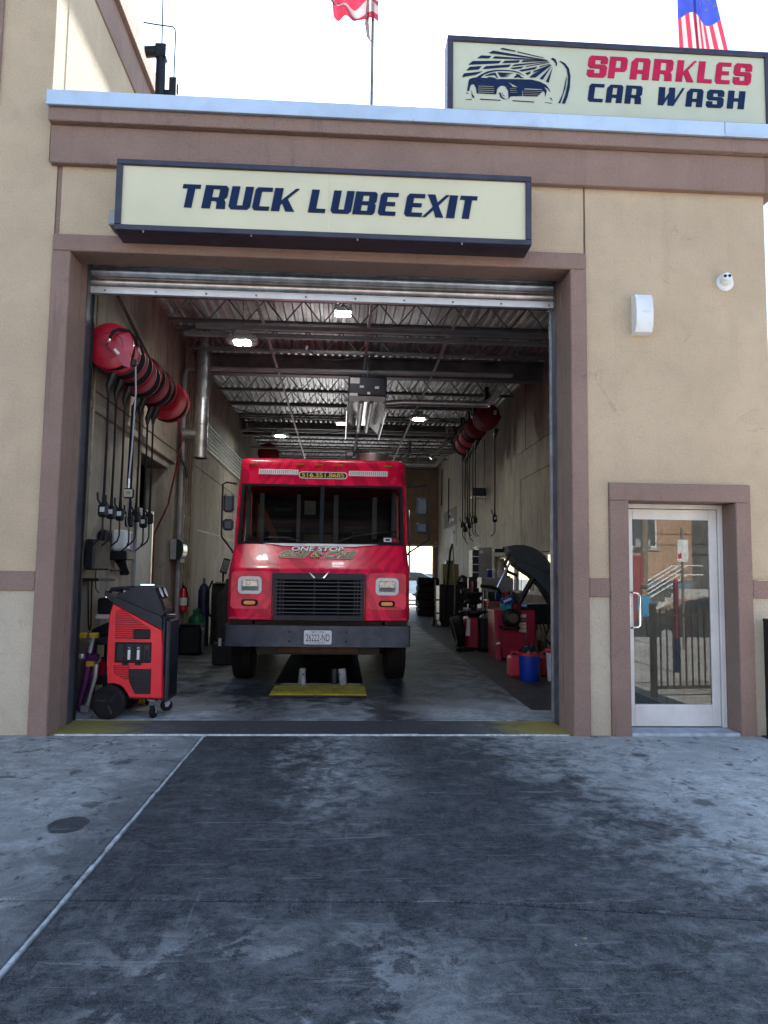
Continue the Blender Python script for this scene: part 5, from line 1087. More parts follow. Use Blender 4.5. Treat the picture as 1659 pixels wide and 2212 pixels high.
# ------------------------------------------------------------------ ceiling lamps and heaters
def high_bay(x, y, z, lab, r=.225):
    t = thing('high_bay_lamp', lab, 'lamp', (x, y, z), 0, 'round high bay lamps')
    MB().lathe([(r, 0), (r, .03), (r*.86, .07), (r*.5, .10), (r*.3, .105)], n=32).build('housing', WPAINT, t)
    for i in range(16):
        a = 2*math.pi*i/16; q = MB(); q.box(.10, r*.98, -.006, .006, .03, .085); q.tf(Matrix.Rotation(a, 4, 'Z')); q.build('fin', WPAINT, t, smooth=0)
    MB().lathe([(r*.86, -.004), (r*.86, -.001), (0, -.001)], n=32).build('reflector', GALV, t)
    for i in range(4):
        a = R(45+90*i); q = MB(); q.lathe([(.062, -.010), (.062, -.006), (0, -.005)], (.085*math.cos(a), .085*math.sin(a), 0), n=14); q.build('led_cluster', LAMPG, t)
    MB().box(-.09, .09, -.07, .07, .105, .19, b=.01).build('driver', WPAINT, t)
    MB().tube([(0, 0, .19), (0, 0, DZ(y)-z)], .006, 6).build('chain', STEELP, t)
    return t
high_bay(-1.49, 3.5, 4.84, 'round white high bay lamp hung nearest the hose reels')
high_bay(1.69, 9.3, 5.02, 'round white high bay lamp hung near the red reels on the right')
high_bay(-1.62, 11.8, 5.03, 'round white high bay lamp hung over the rear of the truck')
for x, y, z, lab in ((-.04, 4.0, 5.50, 'square white LED fixture fixed under the deck near the shutter'), (-.05, 11.0, 5.23, 'square white LED fixture between the heaters deeper in the bay')):
    t = thing('led_fixture', lab, 'lamp', (x, y, z)); MB().box(-.14, .14, -.14, .14, 0, .07, b=.01).build('housing', WPAINT, t); MB().box(-.115, .115, -.115, .115, -.008, -.001).build('panel', PANEL, t, smooth=0); MB().cyl((0, 0, .07), (0, 0, max(.1, DZ(y)-z)), .012).build('stem', STEELP, t)
def heater(y, lab):
    t = thing('tube_heater', lab, 'heater', (.40, y, 4.55))
    MB().box(-.33, .33, -.22, .25, .0, .34, b=.02).build('burner_box', mat('navy_black_enamel', (.012, .014, .03), .45) if y < 10 else bpy.data.materials['navy_black_enamel'], t)
    for x, z, w_, h_ in ((-.22, .26, .08, .05), (-.10, .16, .035, .02), (.16, .15, .035, .022), (.02, .05, .025, .02), (-.24, .02, .07, .025)): MB().box(x-w_, x+w_, -.226, -.2205, z-h_, z+h_).build('rating_plate', PAPER, t, smooth=0)
    pr = [(-.36, -.16), (-.34, -.02), (-.15, .16), (.15, .16), (.34, -.02), (.36, -.16), (.345, -.16), (.325, -.03), (.14, .145), (-.14, .145), (-.325, -.03), (-.345, -.16)]
    q = MB(); q.prism(pr, 'y', .26, 3.0); q.build('reflector', mat('dull_reflector', (.5, .5, .5), .22, .95, .2, 5) if y < 10 else bpy.data.materials['dull_reflector'], t, smooth=0)
    for x in (-.09, .09): MB().cyl((x, .25, .02), (x, 2.95, .02), .05, n=14).build('radiant_tube', GALVD, t)
    for yy in (-.1, 1.5, 2.8): MB().tube([(0, yy, .3), (0, yy, DZ(y+yy)-4.55)], .008, 6).build('chain', STEELP, t)
    q = MB(); q.tube([(.34, .9, .13), (.7, .9, .17), (2.3, .9, .17)], .062, 12); q.build('flue', GALV, t)
    q = MB(); q.tube([(2.28, .9, .17), (2.40, .9, .30), (2.50, .9, .42)], .062, 12); q.build('flue_elbow', ALU, t)
heater(5.55, 'black tube heater with polished reflector hung over the front of the truck'); heater(13.2, 'black tube heater hung deeper in the bay over the rear of the truck')
for x, y, z in ((2.6, 12.5, 4.9), (1.75, 14.4, 4.85)):
    t = thing('slanting_flue', 'slanting bright metal flue pipe near the back of the ceiling '+('nearer the right wall' if x > 2 else 'nearer the heater'), 'pipe', (x, y, z), 0, 'slanting flues'); MB().cyl((-.25, 0, -.25), (.2, 0, .22), .05, n=12).build('tube', CHROME, t); MB().cyl((.2, 0, .22), (.2, 0, .6), .05, n=12).build('riser', GALVD, t)  # plain metal flue pipes, nothing here is lit
for y, x0, x1, z, sag in ((4.4, -.6, .5, 5.05, .18), (9.0, -2.5, -.4, 5.15, .2), (10.4, -2.3, .2, 5.0, .22), (12.2, -2.5, -1.0, 5.2, .15)):
    t = thing('ceiling_cable', {4.4: 'thin black cable drooping beside the LED fixture nearest the shutter', 9.0: 'thin black cable drooping behind the first girder', 10.4: 'thin black cable drooping past the front heater', 12.2: 'short black cable drooping over the rear of the truck'}[y], 'cable', (x0, y, z), 0, 'drooping ceiling cables'); MB().tube([((x1-x0)*i/8, .1*math.sin(i), -sag*math.sin(math.pi*i/8)) for i in range(9)], .007, 6).build('cable', RUBBER, t); MB().box(-.02, .02, -.02, .02, -.01, .05).build('clip', STEELP, t)
# ------------------------------------------------------------------ right wall
def poster(lab, y0, y1, z0, z1, m_, marks):
    t = thing('wall_poster', lab, 'poster', (3.842, (y0+y1)/2, z0)); h = (y1-y0)/2
    MB().box(-.004, .006, -h, h, 0, z1-z0).build('sheet', m_, t, smooth=0)
    for a, b, c, d, mm in marks: MB().box(-.007, -.0045, h*a, h*b, (z1-z0)*c, (z1-z0)*d).build('print', mm, t, smooth=0)
poster('dark poster with pale printing on the right wall near the back', 17.6, 20.5, 3.27, 3.87, mat('charcoal_poster', (.07, .07, .075), .7, 0, .3, 5), ((-.15, .3, .2, .85, GREY), (-.6, -.3, .25, .4, PAPER), (-.1, .2, .5, .7, DGREY)))
poster('faded pale grey chart pinned under the dark poster', 17.6, 20.4, 2.54, 3.22, mat('faded_paper', (.42, .41, .38), .8, 0, .25, 4, dirt=.3, dirtc=(.2, .19, .18)), ((-.8, -.6, .6, .75, DGREY), (-.5, .1, .15, .5, GREY)))
sp_ = thing('wall_speaker', 'dark box on a white wall shelf with two tubes on the right wall', 'speaker', (3.66, 12.6, 3.60)); MB().box(-.19, .16, -.2, .2, .05, .27, b=.01).build('case', mat('navy_box', (.012, .016, .03), .5), sp_); MB().box(-.21, .18, -.22, .22, 0, .045, b=.006).build('shelf', WPAINT, sp_)
for x in (.06, .13): MB().cyl((x, -.1, -.16), (x, -.1, 0), .022, n=10).build('tube', WHITE, sp_)
q = MB(); q.tube([(.12, -.2, .3), (.14, -.2, .6), (.15, -.1, 1.6)], .008, 6); q.build('cable', SOOT, sp_)
for y, z0, z1 in ((15.6, 3.9, 5.4), (19.2, 3.4, 5.0), (21.0, 4.2, 5.6)): pipe('hanging_cord', {15.6: 'thin dark cord on the right wall nearer than the posters', 19.2: 'thin dark cord on the right wall above the posters', 21.0: 'thin dark cord on the right wall nearest the back wall'}[y], [(3.80, y, z0), (3.82, y+.02, z1)], .02, SOOT, 'cord', 'cords on the right wall', [(3.82, y, z1)])
for z in (2.70, 2.84):
    t = thing('light_switch', ('lower' if z < 2.8 else 'upper')+' small white switch plate beside the back glass door', 'switch', (3.79, 22.495, z), 0, 'switches by the back door'); MB().box(-.045, .045, -.012, .0, -.05, .05, b=.004).build('plate', WHITE, t); MB().box(-.01, .01, -.02, -.012, -.02, .02).build('toggle', WHITE, t)
# ------------------------------------------------------------------ wheel balancer
wb = thing('wheel_balancer', 'red wheel balancer with a dark curved wheel guard raised above it', 'machine', (0, 0, fz(5.9)))
REDB = mat('crimson_cabinet_enamel', (.34, .008, .04), .42, 0, .1, 4, dirt=.15, dirtc=(.12, .01, .02))
MB().box(2.765, 3.42, 5.84, 6.45, .012, .85, b=.012).build('cabinet', REDB, wb)
q = MB(); q.prism([(5.62, .0), (6.4, .0), (6.4, .84), (5.86, .84), (5.80, .5)], 'x', 2.69, 2.764); sp1 = q.build('side_panel', REDB, wb, smooth=30)
q = MB(); pl = [[(0, .0), (.055, .0), (.07, .03), (.07, .07), (.028, .08), (.028, .12), (.07, .12), (.07, .15), (.015, .15), (0, .12), (0, .075), (.042, .06), (.042, .03), (0, .03)]]
me = curve_mesh(pl, .002); place_mesh('logo', me, PAPER, sp1, Matrix.Translation((2.70, 5.70, .15)) @ Matrix.Rotation(R(-8), 4, 'X') @ FACE)
for z0, z1, mm in ((.74, .80, PAPER), (.66, .735, mat('brown_label', (.2, .12, .08), .7)), (.62, .655, PAPER), (.55, .615, mat('cream_label', (.6, .56, .38), .7)), (.485, .545, mat('pale_label', (.6, .58, .46), .7))): MB().box(3.13, 3.255, 5.834, 5.8395, z0-.02, z1-.022).build('warning_label', mm, wb, smooth=0)
q = MB(); q.box(2.95, 3.5, 5.86, 6.5, .851, .90, b=.015); q.box(3.3, 3.75, 5.9, 6.5, .60, .95, b=.03); q.build('weight_tray', BLACK, wb)
HOOD = [(2.938, 2.05), (3.08, 2.075), (3.233, 2.077), (3.37, 2.045), (3.483, 1.991), (3.58, 1.92), (3.664, 1.825), (3.74, 1.72), (3.79, 1.603), (3.835, 1.48), (3.84, 1.358), (3.838, .98), (3.80, 1.002), (3.616, 1.311), (3.413, 1.509), (3.119, 1.706), (2.961, 2.017)]
q = MB(); q.prism([(x, z-.08) for x, z in HOOD], 'y', 5.90, 6.40); hd = q.build('wheel_guard', mat('slate_guard_plastic', (.035, .045, .055), .5, 0, .15, 4), wb, smooth=30)
q = MB(); q.tube([(3.02, 5.895, 1.80), (3.2, 5.895, 1.70), (3.83, 5.895, 1.44)], .006, 6); q.build('guard_rib', DGREY, hd)
q = MB(); q.box(2.715, 2.90, 5.92, 6.05, 1.86, 1.95, b=.02); q.build('lamp_head', BLACK, wb); MB().box(2.72, 2.86, 5.915, 5.919, 1.925, 1.948).build('lamp_strip', WHITE, wb, smooth=0)
q = MB(); q.tube([(3.02, 6.0, 1.70), (2.88, 6.0, 1.45), (2.78, 6.0, 1.24)], .022, 8); q.build('gas_strut', CHROME, wb); q = MB(); q.tube([(3.02, 6.05, 1.88), (2.93, 6.05, 1.65), (2.98, 6.05, 1.52), (3.15, 6.05, 1.45)], .03, 8); q.build('arm', SOOT, wb)
q = MB(); q.tube([(3.45, 6.0, 1.45), (3.30, 6.0, 1.2), (3.18, 6.0, .98)], .05, 8); q.build('guard_support', BLACK, wb); MB().cyl((3.45, 5.93, 1.47), (3.45, 5.97, 1.47), .035).build('pivot', CHROME, wb)
q = MB(); q.lathe([(.03, 5.58), (.10, 5.60), (.16, 5.64), (.16, 5.72), (.06, 5.74), (.06, 5.84)], (2.95, 0, .72), 'y', 24); q.build('spindle_flange', SOOT, wb); q = MB(); q.lathe([(.05, 5.56), (.085, 5.565), (.085, 5.585), (.05, 5.59)], (2.97, 0, .72), 'y', 20); q.build('wing_nut', mat('brown_cone', (.10, .07, .05), .6), wb)
MB().box(2.78, 3.10, 5.62, 5.839, .53, .58, b=.01).build('ledge', BLACK, wb)
q = MB(); q.tube([(3.55, 5.85, .95), (3.56, 5.82, .6), (3.60, 5.82, .42), (3.64, 5.82, .5), (3.64, 5.84, .95)], .012, 8); q.tube([(3.50, 5.85, .95), (3.50, 5.82, .55), (3.57, 5.82, .38), (3.66, 5.82, .55), (3.66, 5.84, .95)], .012, 8); q.build('cable_loop', RUBBER, wb)
zt = fz(5.9)+.90
def small_box(name, lab, cat, loc, dims, m_, rz=0, ry=0, extra=None):
    t = thing(name, lab, cat, loc); t.rotation_euler = (0, R(ry), R(rz)); a, b, c = dims
    MB().box(-a/2, a/2, -b/2, b/2, 0, c, b=.006).build('carton', m_, t)
    if extra: MB().box(-a/2+.01, a/2-.04, -b/2-.003, -b/2-.0005, c*.45, c*.8).build('print', extra, t, smooth=0)
    return t
small_box('glove_box', 'blue and white carton of gloves tilted on top of the wheel balancer', 'box', (2.93, 5.78, zt+.06), (.2, .11, .12), BLUE, 10, -22, PAPER)
small_box('wipe_packet', 'light blue packet lying on the wheel balancer tray', 'packet', (3.19, 5.93, zt+.002), (.2, .1, .05), mat('light_blue_packet', (.12, .35, .6), .5, 0, .4, 25), -8, 0, PAPER)
t = thing('teal_rag', 'crumpled teal rag draped on the front of the wheel balancer', 'rag', (2.87, 5.74, .98)); q = MB(); rg = random.Random(2)
for i in range(7):
    for j in range(5): q.v.append((-.1+.2*i/6+rg.uniform(-.01, .01), -.02+rg.uniform(-.03, .02), .06-.12*j/4+rg.uniform(-.012, .012)))
for i in range(6):
    for j in range(4): q.f.append((i*5+j, (i+1)*5+j, (i+1)*5+j+1, i*5+j+1)); q.m.append(0)
q.build('cloth', TEAL, t, smooth=60)
t = thing('crimson_rag', 'dark red shop rag hanging beside the glove carton', 'rag', (3.07, 5.76, .94)); q = MB()
for i in range(6):
    for j in range(6): q.v.append((-.09+.18*i/5+rg.uniform(-.01, .01), rg.uniform(-.03, .03), .12-.22*j/5+rg.uniform(-.012, .012)))
for i in range(5):
    for j in range(5): q.f.append((i*6+j, (i+1)*6+j, (i+1)*6+j+1, i*6+j+1)); q.m.append(0)
q.build('cloth', mat('dark_red_rag', (.12, .01, .015), .85), t, smooth=60)
# ------------------------------------------------------------------ tyre changer
tc = thing('tyre_changer', 'black tyre changer with round turntable and red base left of the wheel balancer', 'machine', (0, 0, fz(7.3)))
q = MB(); q.box(2.45, 2.66, 7.15, 7.7, .03, .62, b=.02); q.build('red_base', REDB, tc); MB().box(2.665, 2.93, 7.1, 7.8, .01, .60, b=.03).build('black_base', SOOT, tc)
MB().lathe([(.06, .60), (.10, .62), (.16, .68), (.20, .70), (.285, .705), (.285, .735), (.24, .74), (0, .745)], (2.61, 7.4, 0), n=32).build('turntable', SOOT, tc)
for k in range(4):
    a = R(40+90*k); q = MB(); q.box(.12, .26, -.03, .03, .745, .79, b=.006); q.tf(Matrix.Translation((2.61, 7.4, 0)) @ Matrix.Rotation(a, 4, 'Z')); q.build('jaw', GALVD, tc, smooth=0)
q = MB(); q.box(2.57, 2.73, 7.75, 7.92, .3, 1.4, b=.02); q.build('column', SOOT, tc); q = MB(); q.tube([(2.4, 7.7, 1.10), (2.46, 7.7, 1.12), (2.76, 7.7, 1.13)], .05, 10); q.build('helper_arm', BLACK, tc); q = MB(); q.tube([(2.78, 7.6, 1.22), (2.95, 7.6, 1.21), (3.12, 7.6, 1.17), (3.2, 7.6, 1.05)], .035, 10); q.build('swing_arm', BLACK, tc); MB().cyl((2.6, 7.45, .8), (2.6, 7.6, 1.3), .03, n=10).build('mount_shaft', CHROME, tc)
MB().lathe([(.05, 0), (.18, .02), (.19, .05), (.12, .12), (.18, .2), (.17, .24), (0, .25)], (2.62, 7.5, .86), n=20).build('wheel_on_table', RUBBER, tc)
q = MB(); q.prism([(-.02, 0), (.06, 0), (.02, .32), (-.03, .33)], 'y', -.02, .03); q.tf(Matrix.Translation((2.42, 7.1, .28)) @ Matrix.Rotation(R(8), 4, 'Y')); q.build('side_plate', WPAINT, tc, smooth=0)
for x in (2.44, 2.50): MB().cyl((x, 7.0, .04), (x+.03, 7.0, .04), .022, n=10).build('pedal', CHROME, tc)
q = thing('pry_bar', 'thin red bar with an orange collar lying between the two machines', 'tool', (2.54, 6.4, 1.02)); MB().cyl((0, 0, 0), (.4, -.3, 0), .012, n=8).build('bar', REDP, q); MB().box(.12, .15, -.13, -.09, -.05, .07, b=.006).build('collar', mat('orange_plastic', (.7, .12, .02), .5), q)
# ------------------------------------------------------------------ cabinets and clutter
tw_ = thing('drawer_tower', 'tall grey cabinet with a dark blue drawer front standing by the right wall', 'cabinet', (3.08, 10.2, fz(10.2)))
MB().box(.15, .46, 0, .5, .0, 2.05, b=.006).build('carcass', GREY, tw_, smooth=0); MB().box(0, .148, .0, .5, .0, 2.0, b=.004).build('drawer_front', mat('dark_blue_front', (.012, .02, .045), .5), tw_, smooth=0)
for i in range(9): MB().box(-.006, .149, -.006, -.001, .35+i*.185, .372+i*.185).build('drawer_edge', WHITE, tw_, smooth=0)
MB().box(.12, .46, .02, .48, 2.051, 2.075).build('top_tray', WPAINT, tw_, smooth=0); MB().box(.17, .25, -.004, -.0005, 1.92, 1.98).build('name_plate', PAPER, tw_, smooth=0)
gb = thing('grey_cabinet', 'waist high grey steel cabinet with bottles on top by the window', 'cabinet', (3.36, 9.0, fz(9))); MB().box(-.33, .36, -.2, .3, 0, 1.37, b=.008).build('carcass', GREY, gb); MB().box(-.31, .02, -.21, -.2005, .05, 1.33, b=.003).build('door', GREY, gb); MB().box(.03, .34, -.21, -.2005, .05, 1.33, b=.003).build('door', GREY, gb); MB().box(-.01, .0, -.225, -.21, .7, .82).build('handle', CHROME, gb)
zb = fz(9)+1.372
def bottle(name, lab, x, y, r, h, m_, cone=True):
    t = thing(name, lab, 'bottle', (x, y, zb)); MB().lathe([(r*.9, 0), (r, .01), (r, h*.7), (r*.35, h*.85), (r*.3, h)] if cone else [(r*.9, 0), (r, .01), (r, h)]).build('body', m_, t); MB().lathe([(r*.32, h), (r*.25, h+.05), (0, h+.06)] if cone else [(r*1.03, h), (r*1.03, h+.02), (0, h+.021)]).build('cap', WHITE, t)
bottle('squeeze_bottle', 'white squeeze bottle with a pointed cap on the grey cabinet', 3.32, 8.9, .04, .24, WHITE); bottle('lube_tub', 'blue tub with a white lid on the grey cabinet', 3.22, 8.88, .055, .16, BLUE, False); bottle('paper_cup', 'white cup on the grey cabinet beside the squeeze bottle', 3.45, 8.9, .05, .15, WHITE, False); bottle('small_jar', 'small dull grey jar on the grey cabinet by the window', 3.57, 8.92, .05, .12, GREY, False)
cb = thing('black_tool_chest', 'big black tool chest with hoses over it by the right wall', 'tool chest', (2.95, 13.3, fz(13.3))); MB().box(-.28, .6, -.35, .35, .1, 1.1, b=.03).build('chest', SOOT, cb); MB().box(-.24, .56, -.31, .31, .0, .1).build('plinth', BLACK, cb, smooth=0)
for i in range(4): MB().box(-.24, .56, -.356, -.351, .2+i*.22, .38+i*.22, b=.003).build('drawer', BLACK, cb, smooth=0)
q = MB(); q.tube([(-.1, -.4, 0), (-.12, -.42, .6), (-.05, -.4, 1.4), (.0, -.4, 2.0), (.06, -.4, 2.2)], .03, 8); q.build('hose', RUBBER, cb); q = MB(); q.tube([(.12, -.4, .3), (.13, -.41, 1.0), (.07, -.4, 2.15)], .02, 8); q.build('steel_hose', GALVD, cb)
dl_ = thing('hand_truck', 'black hand truck leaning on the tool chest', 'hand truck', (2.66, 12.7, fz(12.7)))
for x in (-.12, .12): MB().tube([(x, 0, .1), (x, .12, 1.25)], .02, 8).build('rail', GALVD if x < 0 else SOOT, dl_)
for z in (.35, .7, 1.1): MB().box(-.12, .12, .02+z*.1, .05+z*.1, z-.02, z+.02).build('crossbar', SOOT, dl_, smooth=0)
MB().box(-.16, .16, -.2, .0, .01, .03).build('toe_plate', SOOT, dl_, smooth=0)
for x in (-.18, .18): MB().lathe([(.03, x-.03), (.11, x-.03), (.12, x), (.11, x+.03), (.03, x+.03)], (0, .05, .12), 'x', 20).build('wheel', RUBBER, dl_)
ob = thing('olive_carton', 'tall olive carton standing on the black tool chest', 'box', (2.98, 13.3, fz(13.3)+1.101)); MB().box(-.2, .24, -.2, .2, 0, .56, b=.006).build('carton', OLIVE, ob); MB().box(-.10, .12, -.12, .12, .561, .66, b=.01).build('flap_lid', GREEN, ob)
for i, (x, y, s) in enumerate(((3.35, 13.2, .2), (3.48, 13.0, .15))):
    t = thing('black_bag', ('larger' if i == 0 else 'smaller')+' crumpled black bag on the tool chest', 'bag', (x, y, fz(13.3)+1.10)); q = MB(); q.lathe([(s*.9, 0), (s*1.05, s*.4), (s*.8, s*.9), (s*.3, s*1.2), (0, s*1.25)], n=14); rg = random.Random(i); q.v = [(a+rg.uniform(-.02, .02), b+rg.uniform(-.02, .02), max(0, c+rg.uniform(-.02, .02))) for a, b, c in q.v]; q.build('bag', CLOTHB, t, smooth=0); MB().lathe([(.02, s*1.2), (.035, s*1.32), (0, s*1.33)]).build('knot', CLOTHB, t)
# tyre stacks
tp = None
def tyre_thing(x, y, z, lab):
    global tp
    t = thing('tyre', lab, 'tyre', (x, y, z), rnd.uniform(0, 6), 'used tyres stacked near the back')
    if tp is None:
        a = MB().lathe([(.20, .03), (.26, .004), (.33, .0), (.365, .03), (.375, .05), (.37, .07), (.375, .09), (.375, .15), (.37, .165), (.375, .19), (.365, .21), (.33, .235), (.26, .232), (.20, .205), (.215, .12), (.20, .03)], n=30).build('tread', RUBBER, t)
        b = MB().lathe([(.335, .2352), (.34, .242), (.348, .2352)], n=30).build('sidewall_rib', RUBBER, t); tp = (a.data, b.data)
    else: link('tread', tp[0], t); link('sidewall_rib', tp[1], t)
rnd = random.Random(5)
for (x, y, n, nm) in ((2.83, 17.0, 5, 'front stack'), (2.9, 17.9, 5, 'back stack'), (3.45, 16.6, 4, 'wall side stack')):
    for k in range(n): tyre_thing(x+rnd.uniform(-.03, .03), y+rnd.uniform(-.03, .03), fz(y)+.005+k*.243, 'used black tyre, '+('topmost' if k == n-1 else 'lowest' if k == 0 else ['', 'second', 'third', 'fourth'][k]+' up')+' in the '+nm+' near the back wall')
# ------------------------------------------------------------------ buckets
bk = thing('blue_bucket', 'blue bucket with a red rim and a black bag stuffed inside', 'bucket', (2.70, 3.45, fz(3.45)))
MB().lathe([(.13, .0), (.135, .01), (.155, .36), (.165, .365), (.165, .375), (.15, .375), (.13, .02), (0, .02)]).build('pail', BLUE, bk); MB().lathe([(.158, .352), (.17, .355), (.172, .392), (.158, .395), (.15, .39), (.15, .355), (.158, .352)]).build('rim', REDP, bk)
q = MB(); q.lathe([(.145, .33), (.14, .42), (.10, .48), (.04, .51), (0, .515)], n=18); rg = random.Random(9); q.v = [(a+rg.uniform(-.012, .012), b+rg.uniform(-.012, .012), c+rg.uniform(-.012, .012)) for a, b, c in q.v]; q.build('bag', CLOTHB, bk, smooth=0); q = MB(); q.tube([(-.05, 0, .46), (-.06, -.02, .56), (-.05, -.02, .64)], .012, 6); q.build('bag_neck', CLOTHB, bk)
wbk = thing('white_bucket', 'white pail with a red lid rim and printed paper label', 'bucket', (3.085, 3.38, fz(3.38)))
MB().lathe([(.135, 0), (.14, .01), (.155, .36), (.165, .375), (.165, .40), (.15, .40), (.13, .02), (0, .02)]).build('pail', mat('grimy_white_pail', (.62, .64, .66), .45, 0, .12, 6, dirt=.2, dirtc=(.35, .35, .35)), wbk); MB().lathe([(.166, .395), (.176, .40), (.178, .44), (.16, .45), (.15, .44)]).build('lid_rim', REDP, wbk); MB().lathe([(.1415, .14), (.1535, .33)], n=28).build('label_band', PAPER, wbk)
for i in range(5): MB().box(-.09+.012*i*(i % 2), .04, -.1625+.004*i*.2, -.1575, .30-i*.032, .312-i*.032).build('label_print', NAVY, wbk, smooth=0)
for x, y, lab in ((2.56, 3.80, 'red plastic fuel can squeezed beside the blue bucket'), (3.03, 3.85, 'red plastic fuel can between the blue and the white bucket')):
    t = thing('fuel_can', lab, 'fuel can', (x, y, fz(y))); MB().box(-.09, .09, -.12, .12, 0, .30, b=.03).build('can', mat('faded_red_plastic', (.45, .03, .05), .5) if x < 3 else bpy.data.materials['faded_red_plastic'], t); q = MB(); q.tube([(-.05, 0, .29), (-.03, 0, .36), (.04, 0, .36), (.06, 0, .29)], .014, 6); q.build('handle', bpy.data.materials['faded_red_plastic'], t); MB().cyl((.05, -.06, .29), (.05, -.06, .34), .025, n=12).build('cap', BLACK, t)
vc = thing('shop_vacuum', 'steel shop vacuum with an orange band half hidden behind the right jamb', 'vacuum', (3.46, 4.3, fz(4.3))); MB().lathe([(.15, .05), (.18, .06), (.19, .45), (.19, .55)]).build('tank', GALVD, vc); MB().lathe([(.195, .55), (.2, .7), (.2, .82), (.15, .92), (0, .95)]).build('head', mat('orange_red_plastic', (.62, .05, .02), .45), vc); MB().lathe([(.16, 0), (.19, .02), (.16, .05)]).build('base', BLACK, vc); q = MB(); q.tube([(-.19, 0, .4), (-.3, -.05, .5), (-.32, -.1, .3), (-.25, -.15, .05)], .025, 8); q.build('hose', RUBBER, vc)

# more shop clutter round the tyre machines
sh = thing('parts_shelf', 'low black steel shelf with dark tins between the tyre changer and the grey cabinet', 'shelf', (3.25, 8.2, fz(8.2)))
for z in (.1, .5, .9): MB().box(-.25, .3, -.2, .2, z, z+.03).build('shelf_board', SOOT, sh, smooth=0)
for x in (-.24, .29):
    for y in (-.19, .19): MB().box(x-.015, x+.015, y-.015, y+.015, 0, 1.1).build('upright', SOOT, sh, smooth=0)
for i, (x, m_, nm) in enumerate(((-.15, DGREY, 'dark grey'), (.0, BLUE, 'blue'), (.14, REDREEL, 'red'))):
    t = thing('shop_tin', nm+' tin on the low black shelf behind the tyre changer', 'tin', (3.25+x, 8.08, fz(8.2)+.93)); MB().lathe([(.055, 0), (.06, .008), (.06, .15), (.055, .16)]).build('tin', m_, t); MB().lathe([(.045, .16), (.045, .17), (0, .171)]).build('lid', GALVD, t)
hs_ = thing('air_hose', 'black air hose coiled on the floor beside the tyre changer', 'hose', (2.35, 6.9, fz(6.9))); q = MB(); q.tube([((.16+.012*math.sin(i*.7))*math.cos(i*.42), (.16+.012*math.sin(i*.7))*math.sin(i*.42), .012+.0012*i) for i in range(60)], .010, 6); q.build('coil', RUBBER, hs_); MB().cyl((.16, 0, .012), (.24, -.02, .014), .014, n=8).build('coupling', CHROME, hs_)
cr = thing('cardboard_box', 'open brown cardboard box on the floor behind the red balancer', 'box', (3.55, 7.2, fz(7.2))); MB().box(-.2, .2, -.2, .2, 0, .42, b=.004).build('carton', mat('brown_cardboard', (.26, .17, .09), .85, 0, .15, 8), cr); q = MB(); q.box(-.2, .2, -.2, -.195, .42, .55); q.tf(Matrix.Translation((0, -.04, .02)) @ Matrix.Rotation(R(8), 4, 'X')); q.build('flap', bpy.data.materials['brown_cardboard'], cr, smooth=0)
sp2 = thing('leaning_tyre', 'single black tyre leaning against the red base of the tyre changer', 'tyre', (2.36, 7.75, fz(7.75)+.31)); sp2.rotation_euler = (0, R(76), 0); link('tread', tp[0], sp2).location = (0, 0, -.12); link('sidewall_rib', tp[1], sp2).location = (0, 0, -.12); sp2.scale = (.82, .82, .82)
for x, y, r_, m_ in ((2.9, -1.6, 0, 0),):
    pass
# litter on the drive
for i, (x, y, s) in enumerate(((.985, -3.985, .009), (1.04, -3.93, .013))):
    t = thing('litter_scrap', ('smaller' if i == 0 else 'larger')+' pale scrap of litter on the dark driveway', 'litter', (x, y, .001)); q = MB(); rg = random.Random(i+4); n = 7
    q.v = [(s*math.cos(6.283*k/n)*rg.uniform(.6, 1.1), s*.8*math.sin(6.283*k/n)*rg.uniform(.6, 1.1), .001+rg.uniform(0, .004)) for k in range(n)]+[(0, 0, .008)]; q.f = [(k, (k+1) % n, n) for k in range(n)]; q.m = [0]*n; q.build('scrap', OLIVE if i else GREY, t, smooth=0)
# ------------------------------------------------------------------ across the street (seen in the glass and lighting the front)
def m_brick():
    g = G('far_brickwork'); q = g.n('ShaderNodeTexBrick'); v = g.scale(g.P, (1, 1, 1), (R(90), 0, 0)); g.l(v, q.inputs['Vector'])
    q.inputs['Scale'].default_value = 4.5; q.inputs['Color1'].default_value = (.34, .19, .11, 1); q.inputs['Color2'].default_value = (.42, .25, .15, 1); q.inputs['Mortar'].default_value = (.5, .44, .36, 1); q.inputs['Mortar Size'].default_value = .015
    g.col(g.mix(g.mul(g.step(g.noise(1, 4), .5, .7), .3), q.outputs[0], (.25, .15, .1))); g.set(rough=.9); return g.m
BRK = m_brick()
PAVE = mat('pale_pavement', (.42, .41, .39), .85, 0, .15, 2, bump=.3, bscale=30, dirt=.25, dirtc=(.22, .21, .2))
tag(MB().box(-60, 60, -11.4, -9.02, -.3, -.01).build('pavement', PAVE, smooth=0), kind='structure')
tag(MB().box(-40, 60, 22.85, 48, .1, .285).build('sun_bounce_slab', PAVE, smooth=0), kind='structure')  # pale slab added behind the building to bounce sun onto the deck
tag(MB().box(-60, 60, -25.9, -21.5, -.6, -.32).build('far_pavement', PAVE, smooth=0), kind='structure')
bb = thing('brick_apartment_block', 'tan brick apartment block across the street mirrored in the glass door', 'building', (0, -26, -.45))
MB().box(-18, 16.3, -10, 0, 0, 8.6).build('wall', BRK, bb, smooth=0); MB().box(-18, 16.3, -.3, .12, 0, 1.9).build('plinth', mat('blue_mural_paint', (.12, .17, .21), .8, 0, .5, 1.2, dirt=.6, dirtc=(.3, .28, .25)), bb, smooth=0); MB().box(-18.1, 16.4, -10.1, .15, 8.6, 9.0).build('parapet', PAVE, bb, smooth=0)
WGL = mat('far_window_glass', (.04, .05, .06), .1)
